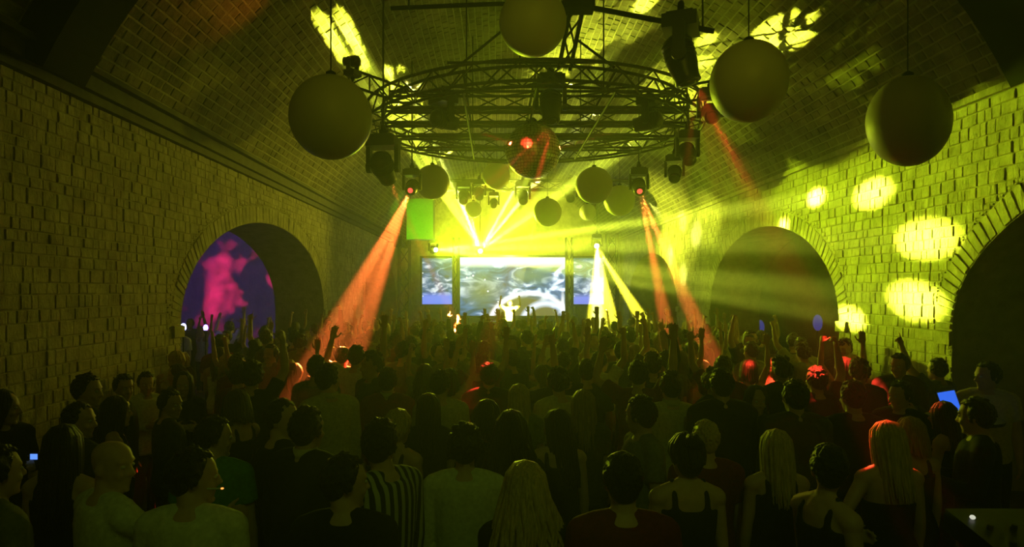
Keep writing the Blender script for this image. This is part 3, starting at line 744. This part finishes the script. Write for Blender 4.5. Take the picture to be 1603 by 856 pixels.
def body_mesh(pose, vox=.0095):
    if ('b', pose) in PROTO: return PROTO[('b', pose)]
    sex, ra, la, yaw, nod = POSE[pose]; mb = MB(); torso(mb, sex)
    Rm = Matrix.Rotation(math.radians(yaw), 3, 'Z') @ Matrix.Rotation(math.radians(-nod), 3, 'X')
    hc = V((0, .012, 1.628)); head_parts(mb, Rm, hc)
    nr = .056 if sex == 'm' else .046
    mb.tube([(0, -.022, 1.42), (0, -.015, 1.5), hc + Rm @ V((0, -.02, -.05))], [nr * 1.15, nr, nr * 1.02], 12)
    for sd, ap in (('R', ra), ('L', la)):
        sh, el, wr, f, hk, pal, k = arm_chain(sex, sd, ap); q = .86 if sex == 'f' else 1.0
        m1 = sh.lerp(el, .45); m2 = el.lerp(wr, .3)
        mb.tube([sh, m1, el, m2, wr], [.054 * q, .05 * q, .041 * q, .043 * q, .028 * q], 12)
        s_ = 1 if sd == 'R' else -1
        th = V((0, 0, 1)) if abs(f.z) < .6 else (V((0, 1, 0)) if f.z < 0 else V((-s_, 0, 0)))
        hand(mb, wr + f * .01, f, th, hk, pal)
    for s_ in (-1, 1):
        lg = 1.0 if sex == 'm' else .95
        mb.tube([(s_ * .085, 0, .86), (s_ * .095, .005, .68), (s_ * .1, .01, .49), (s_ * .102, -.01, .34), (s_ * .105, -.015, .1)], [.092 * lg, .082 * lg, .058 * lg, .056 * lg, .038 * lg], 12)
        mb.tube([(s_ * .105, -.03, .05), (s_ * .112, .08, .038), (s_ * .118, .16, .028)], [.045, .042, .027], 10)
    me = remesh(mb, 'body_' + pose, vox, 3); me.materials.append(None)
    PROTO[('b', pose)] = me
    return me
def top_mesh(pose, kind):
    key = ('t', pose, kind)
    if key in PROTO: return PROTO[key]
    sex, ra, la, yaw, nod = POSE[pose]; mb = MB()
    if kind == 'tank':
        torso(mb, sex, .012, .83, 1.37, .008)
        for s_ in (-1, 1):
            sx = SHX[sex] * .55
            mb.tube([(s_ * sx, .085, 1.34), (s_ * sx, .06, 1.43), (s_ * sx * .95, -.015, 1.505), (s_ * sx, -.085, 1.42), (s_ * sx, -.1, 1.34)], .019, 8)
    elif kind == 'strapless':
        torso(mb, sex, .012, .83, 1.29, .006)
    else:
        torso(mb, sex, .016 if kind != 'jacket' else .03, .83, 1.47, .014 if kind != 'jacket' else .025)
        for sd, ap in (('R', ra), ('L', la)):
            sh, el, wr, f, hk, pal, k = arm_chain(sex, sd, ap); q = .86 if sex == 'f' else 1.0; g = .013 if kind != 'jacket' else .022
            if kind == 'tee':
                m1 = sh.lerp(el, .62); mb.tube([sh, sh.lerp(el, .3), m1], [.056 * q + g, .054 * q + g + .004, .052 * q + g + .008], 12, False)
            else:
                mb.tube([sh, sh.lerp(el, .45), el, el.lerp(wr, .3), el.lerp(wr, .93)], [.055 * q + g, .051 * q + g, .045 * q + g, .045 * q + g, .034 * q + g], 12, False)
    me = remesh(mb, 'top_' + kind, .012, 4); me.materials.append(None)
    PROTO[key] = me
    return me
def legs_mesh(sex):
    key = ('l', sex)
    if key in PROTO: return PROTO[key]
    mb = MB(); lg = 1.0 if sex == 'm' else .94; rs = []
    for (z, rx, ry, cy) in TORSO[sex]:
        if z > .95: break
        rs.append(ring_pts((0, cy, z), rx + .01, ry + .01, 20, .9))
    mb.rings(rs)
    for s_ in (-1, 1): mb.tube([(s_ * .085, 0, .86), (s_ * .095, .005, .68), (s_ * .1, .01, .49), (s_ * .102, -.01, .34), (s_ * .105, -.015, .08)], [x * lg + .014 for x in (.092, .082, .06, .058, .05)], 12, False)
    me = remesh(mb, 'trousers', .014, 3); me.materials.append(None); PROTO[key] = me
    return me
def shoe_mesh(s_):
    if ('s', s_) not in PROTO:
        mb = MB(); mb.tube([(s_ * .105, -.035, .055), (s_ * .112, .08, .045), (s_ * .118, .17, .035)], [.055, .05, .036], 12); me = remesh(mb, 'shoe', .012, 2); me.materials.append(None); PROTO[('s', s_)] = me
    return PROTO[('s', s_)]
def hair_mesh(kind):
    key = ('h', kind)
    if key in PROTO: return PROTO[key]
    r = random.Random(hash(kind) % 1000 if False else sum(map(ord, kind))); mb = MB()
    def strands(n, L, wave, spread, rad, back=True, flare=.0):
        for i in range(n):
            a = math.radians(r.uniform(35, 325)) if back else r.uniform(0, 2 * PI)
            a += PI / 2                                   # 0 = front (+y)
            dx, dy = math.cos(a), math.sin(a); part = r.choice((-1, 1)) * .008
            ph = r.uniform(0, 6.3); ln = L * r.uniform(.82, 1.05); pts = []
            side = V((-dy, dx, 0))
            k0 = r.uniform(.85, 1.03)
            for t in range(10):
                s_ = t / 9
                if s_ < .3:
                    u = s_ / .3 * PI / 2
                    p = V((dx * .088 * math.sin(u), dy * .102 * math.sin(u) - .012, .03 + .1 * math.cos(u)))
                    p = V((p.x * k0, p.y * k0, p.z * k0))
                else:
                    v = (s_ - .3) / .7
                    rx = .088 + spread * math.sin(min(1, v * 1.3) * PI / 2) + flare * v * v; ry = .1 + spread * .6 * v
                    yy = dy * ry - .012
                    if yy > .05: yy = .05 - (yy - .05) * v
                    p = V((dx * rx * k0, yy * k0 - .03 * v, .03 - ln * v))
                p += side * wave * math.sin(ph + s_ * 11) * s_ + V((dx, dy, 0)) * wave * .7 * math.cos(ph + s_ * 9) * s_
                pts.append(p)
            mb.tube(pts, [rad * .8, rad, rad * 1.1, rad * 1.1, rad * 1.05, rad, rad * .9, rad * .75, rad * .55, rad * .3], 6)
    if kind == 'buzz':
        mb.ell((0, -.008, .036), (.0775, .1, .088), None, 24, 16); me = mb.mesh('hair', True)
    elif kind in ('short', 'crop', 'curly'):
        c = MB(); c.ell((0, -.02, .036), (.083, .093, .095), None, 20, 12); c.ell((0, -.05, -.01), (.07, .062, .075), None, 16, 10)
        n = 420 if kind != 'curly' else 170
        for i in range(n):
            z = r.uniform(-.55, 1); a = r.uniform(0, 2 * PI); q = math.sqrt(1 - z * z); d = V((q * math.cos(a), q * math.sin(a), z))
            if d.y > .35 and d.z < .45: continue
            p = V((d.x * .08, d.y * .092 - .02, d.z * .093 + .036)); flow = (V((0, .5, -.2)) if d.z > .6 else V((0, -.3, -1)))
            ln = .016 if kind == 'crop' else .03
            e = p + (d * (.55 if kind == 'curly' else .22) + flow * .7 + V((r.uniform(-.2, .2), r.uniform(-.2, .2), r.uniform(-.2, .2)))).normalized() * ln
            c.tube([p, p.lerp(e, .5) + d * .005, e], [.008, .008, .003] if kind != 'curly' else [.018, .019, .015], 6)
        me = remesh(c, 'hair', .005, 1)
    else:
        mb.ell((0, -.02, .036), (.084, .096, .096), None, 24, 14); mb.ell((0, -.055, -.02), (.072, .06, .085), None, 16, 10)
        if kind == 'long': strands(120, .44, .004, .01, .0135)
        elif kind == 'straight': strands(130, .36, .002, .006, .013)
        elif kind == 'wavy': strands(150, .36, .02, .05, .0145, flare=.06)
        elif kind == 'bob': strands(120, .17, .005, .014, .014)
        elif kind == 'ponytail':
            strands(70, .06, .002, -.006, .013)
            for i in range(26):
                o = V((r.uniform(-.02, .02), r.uniform(-.02, .02), 0)); L = r.uniform(.24, .34)
                mb.tube([V((0, -.1, .06)) + o * .5, V((0, -.15, .07)) + o, V((0, -.175, .0)) + o * 1.4, V((.01, -.165, -L * .5)) + o * 1.8, V((.015, -.14, -L)) + o * 1.2], [.012, .014, .014, .012, .004], 6)
        elif kind == 'bun':
            strands(70, .06, .002, -.006, .013); mb.ell((0, -.095, .09), (.045, .042, .042), None, 16, 10)
            for i in range(14):
                a = i * .45; mb.tube([V((.03 * math.cos(a), -.095 + .02 * math.sin(a), .06)), V((.045 * math.cos(a), -.095 + .042 * math.sin(a), .09)), V((.02 * math.cos(a), -.095 + .02 * math.sin(a), .132))], [.008, .011, .008], 6)
        me = mb.mesh('hair', True)
    me.materials.append(None); PROTO[key] = me
    return me

def fabric(name, c, **k): return mat(name, c, .9, noise=.15, nscale=40, bump=.25, bscale=18, spec=.2, **k)
TOPM = {'black': fabric('black_cloth', (.02, .02, .022)), 'charcoal': fabric('charcoal_cloth', (.06, .06, .06)), 'navy': fabric('navy_cloth', (.03, .04, .09)), 'grey': fabric('grey_cloth', (.2, .2, .2)),
        'white': fabric('white_cloth', (.7, .7, .64)), 'cream': fabric('cream_cloth', (.55, .5, .36)), 'olive': fabric('olive_cloth', (.2, .22, .08)), 'maroon': fabric('maroon_cloth', (.16, .02, .02)), 'red': fabric('red_cloth', (.5, .05, .04)), 'green': fabric('green_cloth', (.1, .3, .1))}
# striped shirt
m = fabric('striped_cloth', (.3, .3, .25)); nt = m.node_tree; wv = nt.nodes.new('ShaderNodeTexWave'); wv.bands_direction = 'X'; wv.inputs['Scale'].default_value = 6.5; wv.inputs['Distortion'].default_value = .6
tc = nt.nodes.new('ShaderNodeTexCoord'); rp_ = nt.nodes.new('ShaderNodeValToRGB'); nt.links.new(tc.outputs['Object'], wv.inputs['Vector']); nt.links.new(wv.outputs['Fac'], rp_.inputs[0])
rp_.color_ramp.elements[0].position = .45; rp_.color_ramp.elements[0].color = (.03, .035, .03, 1); rp_.color_ramp.elements[1].position = .62; rp_.color_ramp.elements[1].color = (.5, .5, .4, 1)
nt.links.new(rp_.outputs[0], nt.nodes['Principled BSDF'].inputs['Base Color']); TOPM['striped'] = m
SKIN = [mat('skin_fair', (.55, .36, .26), .55, noise=.08, nscale=12), mat('skin_tan', (.42, .26, .17), .55, noise=.08, nscale=12)]
def hairmat(name, c): return mat(name, c, .45, noise=.35, nscale=18, bump=.5, bscale=60, stretch=(6, 6, .6), spec=.5)
HAIRM = {'dark': hairmat('dark_hair', (.018, .013, .009)), 'brown': hairmat('brown_hair', (.08, .05, .025)), 'blond': hairmat('blond_hair', (.55, .4, .17)), 'fair': hairmat('fair_hair', (.3, .2, .1))}
M['eye'] = mat('eye', (.6, .6, .58), .2); M['denim'] = fabric('denim', (.03, .035, .05)); M['shoe'] = mat('shoe_leather', (.02, .02, .02), .5, noise=.2)
M['collar'] = TOPM['cream']
placed = []
def person(x, y, H, pose, hair, hcol, top, tcol, label, rot=0.0, skin=0, detail=True, group=None, z=0.0, collar=None):
    sex, ra, la, yaw, nod = POSE[pose]; s_ = H / 1.752
    o = link('person', body_mesh(pose)); setmat(o, SKIN[skin]); o.location = (x, y, z); o.rotation_euler = (0, 0, math.radians(rot)); o.scale = (s_,) * 3
    tag(o, label, 'person', group)
    t = link('shirt' if top in ('tee', 'long') else ('jacket' if top == 'jacket' else 'sleeveless_top'), top_mesh(pose, top), o); setmat(t, TOPM[tcol])
    l = link('trousers', legs_mesh(sex), o); setmat(l, M['denim'])
    Rm = Matrix.Rotation(math.radians(yaw), 4, 'Z') @ Matrix.Rotation(math.radians(-nod), 4, 'X'); hm = Matrix.Translation((0, .012, 1.628)) @ Rm
    if hair:
        h = link('hair', hair_mesh(hair), o); setmat(h, HAIRM[hcol]); h.matrix_local = hm
    if detail:
        for k in (-1, 1):
            sh = link('shoe', shoe_mesh(k), o); setmat(sh, M['shoe'])
            if ('eye',) not in PROTO:
                me = MB().ell((0, 0, 0), (.0125, .0125, .0095), None, 10, 8).mesh('eye', True); me.materials.append(None); PROTO[('eye',)] = me
            e = link('eye', PROTO[('eye',)], o); setmat(e, M['eye']); e.matrix_local = hm @ Matrix.Translation((k * .031, .0845, .008))
        if collar:
            if ('collar',) not in PROTO:
                mb = MB(); rs = []
                for i in range(25):
                    a = math.radians(-60 + 300 * i / 24) + PI / 2 + math.radians(60) - math.radians(90)
                    a = math.radians(120 + 300 * i / 24); c = V((math.cos(a) * .068, math.sin(a) * .062 - .012, 0))
                    rs.append([c + V((0, 0, 1.475)), c * 1.25 + V((0, 0, 1.47)), c * 1.02 + V((0, 0, 1.535)), c * .93 + V((0, 0, 1.535))])
                mb.rings(rs); me = mb.mesh('collar', True); me.materials.append(None); PROTO[('collar',)] = me
            c = link('collar', PROTO[('collar',)], t); setmat(c, TOPM[collar])
    placed.append((x, y)); return o
def at(px, ytop, H, *a, **k):
    d = (CAMZ - H) * F / (ytop - HY); return person((px - VX) / F * d, d, H, *a, **k)

# the people one can tell apart
at(975, 712, 1.76, 'm_stand', 'crop', 'dark', 'tee', 'maroon', 'person with cropped dark hair in a dark reddish tee, beside the wavy blonde')
at(822, 726, 1.70, 'f_stand', 'wavy', 'blond', 'tee', 'black', 'person with full wavy blond hair falling over the shoulders')
at(598, 660, 1.80, 'm_turn', 'short', 'dark', 'long', 'striped', 'person in a dark shirt with pale vertical stripes', rot=50)
at(540, 716, 1.72, 'm_turn', 'short', 'dark', 'tee', 'black', 'person in black with dark hair, face in profile, beside the striped shirt')
at(302, 706, 1.76, 'm_turn', 'short', 'dark', 'long', 'white', 'person in a pale shirt smoking a cigarette, face in profile')
at(172, 690, 1.76, 'm_gesture', None, None, 'long', 'white', 'person with shaved head in a pale shirt, arm reaching forward', rot=-35)
at(98, 668, 1.74, 'f_stand', 'long', 'dark', 'tank', 'black', 'person with long straight dark hair in a black tank top')
at(-8, 700, 1.75, 'm_stand', 'short', 'dark', 'long', 'grey', 'person in a grey shirt beside the long dark hair and tank top', rot=-30)
PH = at(4, 612, 1.75, 'f_turn', 'bob', 'dark', 'tee', 'black', 'person with a dark bob in black holding a blue lit phone', rot=-120)
at(135, 588, 1.80, 'm_turn', 'short', 'dark', 'tee', 'black', 'tallest person in a black tee leaning by the plain stone wall', rot=-30)
at(122, 632, 1.70, 'm_turn', 'crop', 'dark', 'tee', 'charcoal', 'person in a charcoal tee looking sideways below the tall one by the wall', rot=-25)
at(180, 622, 1.66, 'f_stand', 'long', 'dark', 'tank', 'black', 'person with bare arms and long dark hair by the stone wall', rot=-60)
at(192, 588, 1.68, 'm_turn', 'short', 'dark', 'tee', 'black', 'person in black looking across the hall, back against the stone wall', rot=-70)
at(228, 584, 1.62, 'm_bent', 'short', 'dark', 'long', 'white', 'person in a white collared shirt facing away from the wall', rot=-120, collar='white')
at(265, 612, 1.64, 'm_turn', 'short', 'dark', 'long', 'charcoal', 'person in charcoal near the arch jamb', rot=-50)
at(287, 583, 1.68, 'f_bent', 'straight', 'dark', 'tee', 'black', 'person facing away from the stage at the arch jamb', rot=-150)
at(335, 655, 1.71, 'm_turn', 'short', 'dark', 'tee', 'green', 'person in a green tee with dark hair behind the smoker')
at(372, 612, 1.70, 'f_face', 'bob', 'brown', 'tank', 'black', 'person with bare shoulders and brown bob raising a hand to the mouth', rot=65)
at(480, 640, 1.80, 'm_stand', 'short', 'dark', 'jacket', 'black', 'person with thick dark hair in a black jacket and pale collar', rot=-20, collar='cream')
at(440, 627, 1.78, 'm_turn', 'crop', 'dark', 'tee', 'black', 'person in a black tee beside the black jacket with pale collar', rot=-40)
at(515, 572, 1.84, 'm_turn', 'short', 'dark', 'long', 'cream', 'tall person in a loose cream shirt turned towards the arch', rot=30, collar='cream')
at(622, 642, 1.68, 'f_stand', 'ponytail', 'blond', 'tank', 'black', 'person with a blond ponytail behind the striped shirt', rot=-25)
at(607, 578, 1.74, 'm_stand', 'short', 'dark', 'jacket', 'maroon', 'person in a maroon jumper over a cream collar', collar='cream')
at(670, 618, 1.68, 'f_stand', 'straight', 'dark', 'tee', 'black', 'person with dark straight hair between the blond ponytail and cream shirt')
at(690, 582, 1.76, 'm_bent', 'short', 'dark', 'long', 'cream', 'person in a cream shirt behind dark straight hair', rot=10)
at(728, 670, 1.70, 'm_stand', 'curly', 'dark', 'long', 'white', 'person with a round mop of dark hair in a pale shirt')
at(762, 628, 1.70, 'f_stand', 'bob', 'dark', 'tee', 'black', 'person with a round dark bob in black, in front of broad shoulders')
at(812, 603, 1.68, 'f_stand', 'straight', 'blond', 'tee', 'olive', 'person with smooth straight blond hair in an olive tee')
at(800, 645, 1.74, 'f_stand', 'wavy', 'dark', 'tee', 'black', 'person with wavy dark hair behind the wavy blonde', rot=-20)
at(873, 643, 1.66, 'f_turn', 'long', 'dark', 'tank', 'black', 'person with long dark hair and bare arms, face turned aside')
at(913, 612, 1.70, 'f_stand', 'straight', 'fair', 'tee', 'charcoal', 'person with fair brown hair in a charcoal tee')
at(765, 570, 1.76, 'm_wide', 'short', 'dark', 'jacket', 'black', 'person with broad black shoulders and one arm spread sideways')
at(1005, 622, 1.76, 'm_turn', 'short', 'dark', 'tee', 'grey', 'person in a grey tee, head turned, in front of the cream shirt', rot=100)
at(1050, 583, 1.80, 'm_stand', 'short', 'dark', 'long', 'cream', 'person in a bright cream shirt with upright collar', collar='cream')
at(1075, 680, 1.72, 'f_stand', 'bun', 'dark', 'tank', 'black', 'person with dark hair in a bun')
at(1105, 660, 1.66, 'm_stand', 'crop', 'blond', 'tee', 'maroon', 'person with short blond hair in a maroon tee')
at(1130, 578, 1.86, 'm_stand', 'crop', 'dark', 'jacket', 'black', 'tall broad person in a black jacket beside the bright cream shirt')
at(1215, 675, 1.64, 'f_stand', 'straight', 'blond', 'tank', 'black', 'person with long smooth blond hair in a black tank top')
at(1295, 698, 1.72, 'f_turn', 'crop', 'dark', 'tank', 'black', 'person with cropped dark hair, bare neck and black top', rot=-70)
at(1245, 597, 1.80, 'm_stand', 'short', 'dark', 'jacket', 'charcoal', 'person in a charcoal jacket behind the long smooth blond hair')
at(1185, 605, 1.66, 'f_turn', 'bob', 'dark', 'tee', 'charcoal', 'person with a dark bob turned half round beside the charcoal jacket', rot=130)
at(1390, 662, 1.70, 'f_hip', 'straight', 'blond', 'strapless', 'black', 'person with red-lit blond hair, bare back and a hand on the hip')
at(1425, 655, 1.62, 'f_stand', 'bob', 'fair', 'tank', 'black', 'person with a red-lit fair bob beside the bare back')
at(1335, 597, 1.78, 'm_stand', 'crop', 'dark', 'tee', 'black', 'person in a black tee with cropped hair and bare nape')
at(1408, 555, 1.78, 'm_bent', 'short', 'dark', 'jacket', 'charcoal', 'person in a dark jacket facing away from the stage by the spotted wall', rot=150)
at(1410, 598, 1.68, 'm_bent', 'short', 'dark', 'tee', 'black', 'shorter person in black facing away from the stage', rot=130)
at(1468, 562, 1.72, 'm_point', 'short', 'dark', 'tee', 'grey', 'person pointing a finger up in front of the stone pier', rot=20)
at(1545, 568, 1.80, 'm_turn', 'short', 'dark', 'tee', 'cream', 'person in a cream tee in front of the dark arch', rot=150)
at(1530, 625, 1.74, 'm_bent', 'short', 'dark', 'long', 'black', 'person in a black shirt with folded forearms by the dark arch', rot=60)
at(1478, 630, 1.60, 'f_bent', 'straight', 'dark', 'tank', 'black', 'person with dark hair and red-lit bare shoulder near the blue laptop', rot=40)
at(1278, 575, 1.76, 'm_fist', 'short', 'dark', 'tee', 'black', 'person punching a red-lit fist into the air')
at(1172, 563, 1.68, 'f_up', 'bob', 'dark', 'tank', 'red', 'person in a red top reaching up with an open hand')
at(1210, 556, 1.66, 'f_bent', 'straight', 'brown', 'tank', 'cream', 'person with a red-lit face looking back from the crowd', rot=165)
at(1322, 560, 1.72, 'f_both', 'long', 'dark', 'tank', 'olive', 'person in an olive top with both arms up beside the pier')
# performer on the stage
person(.6, 28.25, 1.85, 'm_cheer', 'crop', 'blond', 'tee', 'white', 'performer in white with raised arms, brightly lit in front of the wide screen', rot=180, z=.2)

# the packed crowd
rc = random.Random(11)
mposes = ['m_stand'] * 5 + ['m_bent'] * 2 + ['m_turn', 'm_fist', 'm_point', 'm_both']
fposes = ['f_stand'] * 5 + ['f_bent'] * 2 + ['f_turn', 'f_up', 'f_both', 'f_face']
PWORD = {'stand': 'standing still', 'bent': 'hands in front', 'turn': 'head turned aside', 'fist': 'punching the air', 'point': 'pointing upward', 'both': 'both arms up', 'wide': 'one arm out', 'up': 'open hand up', 'face': 'hand at mouth'}
used_labels = set()
def crowd(x, y, zone, tries=0):
    sex = rc.choice('mmf'); up = .42 if (x > 1.5 or y > 13) else .16
    if rc.random() < up: pose = rc.choice(['m_fist', 'm_point', 'm_both'] if sex == 'm' else ['f_up', 'f_both', 'f_both'])
    else: pose = rc.choice(mposes if sex == 'm' else fposes)
    if pose.split('_')[1] in ('both', 'bent', 'turn', 'face', 'point') and any((x - a) ** 2 + (y - b) ** 2 < .64 ** 2 for a, b in placed): pose = sex + rc.choice(['_fist', '_stand', '_stand'] if sex == 'm' else ['_up', '_stand', '_stand'])
    hair = rc.choice(['short', 'short', 'crop', 'curly'] if sex == 'm' else ['long', 'straight', 'bob', 'ponytail', 'wavy']); hc = rc.choice(['dark', 'dark', 'dark', 'brown'] if sex == 'm' else ['dark', 'dark', 'brown', 'fair', 'blond'])
    top = rc.choice(['tee', 'tee', 'long', 'tee'] if sex == 'm' else ['tee', 'tank', 'tank']); tc_ = rc.choice(['black', 'black', 'charcoal', 'grey', 'cream', 'white', 'olive', 'maroon'])
    H = rc.uniform(1.7, 1.85) if sex == 'm' else rc.uniform(1.6, 1.74)
    tw = {'tee': 'tee', 'long': 'shirt', 'tank': 'tank top'}[top]; hw = {'short': 'short', 'crop': 'cropped', 'curly': 'curly', 'long': 'long', 'straight': 'straight', 'bob': 'bobbed', 'ponytail': 'tied back', 'wavy': 'wavy'}[hair]
    lb = 'person in %s %s, %s %s hair, %s %s' % (tc_, tw, hw, hc, PWORD[pose.split('_')[1]], zone)
    if lb in used_labels and tries < 25: return crowd(x, y, zone, tries + 1)
    used_labels.add(lb)
    person(x, y, H, pose, hair, hc, top, tc_, lb, rot=rc.gauss(0, 22) if rc.random() < .9 else rc.uniform(120, 240), skin=rc.randrange(2), detail=False, group='crowd ' + zone)
n_crowd = 0; y = 5.6; row = 0
while y < 17.2:
    x = XL + .5 + (.34 if row % 2 else 0)
    while x < XR - .45:
        xx, yy = x + rc.uniform(-.09, .09), y + rc.uniform(-.1, .1)
        fx = VX + xx / yy * F
        if -60 < fx < 1660 and n_crowd < 225 and all((xx - a) ** 2 + (yy - b) ** 2 > .5 ** 2 for a, b in placed):
            if not (yy < 7.2 and (fx < 290 or fx > 1400)):
                zone = 'near the stage' if yy > 12.5 else ('by the purple arch' if xx < -2.4 else ('by the spotted wall' if xx > 3 else 'under the truss'))
                crowd(xx, yy, zone); n_crowd += 1
        x += .72
    y += .74; row += 1
for k in range(14):
    for _ in range(30):
        xx, yy = rc.uniform(-8.2, -4.9), rc.uniform(10.6, 17.2)
        if all((xx - a) ** 2 + (yy - b) ** 2 > .6 ** 2 for a, b in placed) and not (xx > -6.1 and abs(yy - 13.9) > 3.6): break
    else: continue
    crowd(xx, yy, 'inside the purple arch')

# ------------------------------------------------------------------ small things
c = P(340, 764, 3.02)
t = empty('cigarette', c, 'white cigarette between the lips of the smoker in a pale shirt', 'cigarette')
MB().tube([(-.045, 0, -.003), (.02, -.005, 0)], .0042, 8, False).build('paper', TOPM['white'], t); MB().tube([(.02, -.005, 0), (.028, -.006, .001)], .0042, 8).build('ember', mat('ember', (.4, .1, .02), emis=(1, .3, .05), estr=2), t)
sh, el, wr, f_, hk, pal, k_ = arm_chain('f', 'L', 'bent'); s_ = PH.scale[0]; p = V(PH.location) + Matrix.Rotation(PH.rotation_euler.z, 3, 'Z') @ ((wr + f_ * .1 + V((.012, 0, .03))) * s_); t = empty('phone', p, 'small phone with a blue lit screen beside long dark hair', 'phone'); MB().box((0, 0, 0), (.032, .006, .065)).build('case', M['rubber'], t)
MB().box((.0, -.007, .035), (.026, .002, .02)).build('screen', mat('phone_screen', (.1, .2, .5), emis=(.12, .3, 1), estr=1.2), t)
b = P(1508, 640, 6.0); tz = b.z - .08
t = empty('bar_table', (b.x, b.y, 0), 'tall dark bar table under the blue laptop in front of the dark arch', 'table')
MB().lathe([(.3, tz - .03), (.31, tz)], 24).build('table_top', M['wood'], t); bar(t, (b.x, b.y, .02), (b.x, b.y, tz - .03), .035, 'column', M['dark_steel']); MB().lathe([(.24, 0), (.22, .025), (.05, .04)], 20).build('foot', M['dark_steel'], t)
t = empty('laptop', (b.x, b.y, tz), 'open laptop with a plain blue screen on the tall bar table', 'laptop'); Rz = Matrix.Rotation(math.radians(32), 3, 'Z')
MB().box((0, -.0, .012), (.17, .12, .01), Rz).build('keyboard_base', M['rubber'], t); Rl = Rz @ Matrix.Rotation(math.radians(-18), 3, 'X'); q = Rz @ V((0, .12, .12))
ld = MB().box(q, (.17, .008, .115), Rl).build('lid', M['rubber'], t); MB().box(q + Rl @ V((0, -.009, 0)), (.155, .002, .1), Rl).build('display', mat('laptop_screen', (.05, .1, .3), emis=(.04, .17, 1), estr=.9), ld)
p = P(1598, 362, 9.0); t = empty('red_lamp', p, 'small red lamp glowing inside the dark arch', 'lamp'); MB().ell((0, 0, 0), (.07, .07, .09), None, 14, 10).build('bulb', mat('red_bulb', (.4, .02, .02), emis=(1, .03, .03), estr=1.5), t, True); bar(t, p + V((0, 0, .08)), (p.x, p.y, 5.0), .012, 'cord', M['black'], 6)
for (px, py, d, lb) in ((1190, 512, 18.6, 'dim blue lamp standing low inside the green arch, nearer the inner edge'), (1280, 505, 16.5, 'dim blue lamp standing low inside the green arch, with a paler glow')):
    p = P(px, py, d); t = empty('blue_lamp', p, lb, 'lamp'); MB().ell((0, 0, 0), (.11, .11, .2), None, 14, 10).build('shade', mat('blue_shade', (.05, .05, .3), emis=(.12, .12, .8), estr=.22), t, True); bar(t, (p.x, p.y, 0), p + V((0, 0, -.15)), .02, 'stand', M['black'], 6)
# sound desk at the edge of the crowd
t = empty('mixing_desk', (2.62, 2.75, 0), 'dark mixing desk on flight cases beside the cropped hair and black top', 'mixing desk')
MB().box((0, 0, .65), (.55, .32, .65)).build('flight_case', M['black'], t); Rt = Matrix.Rotation(math.radians(12), 3, 'X')
sfc = MB().box((0, 0, 1.38), (.56, .34, .05), Rt).build('control_surface', M['rubber'], t)
for i in range(10):
    for j in range(4): MB().lathe([(.013, 0), (.011, .022)], 8, V((-.48 + i * .105, 0, 1.38)) + Rt @ V((0, -.22 + j * .13, .05)), Rt).build('knob', M['steel'], sfc)
MB().ell(V((-.5, 0, 1.38)) + Rt @ V((0, .25, .06)), (.012, .012, .01), None, 8, 6).build('indicator_lamp', mat('indicator', (.5, .5, .4), emis=(1, 1, .8), estr=.6), sfc)
mb = MB()
for k in range(2): mb.tube([(-.9 + k * .12, .25, 1.2), (-.75, .1, 1.32 + k * .03), (-.5, .05 * k, 1.4), (-.2, .1, 1.45)], .008, 8)
mb.build('cable', M['rubber'], t, True)
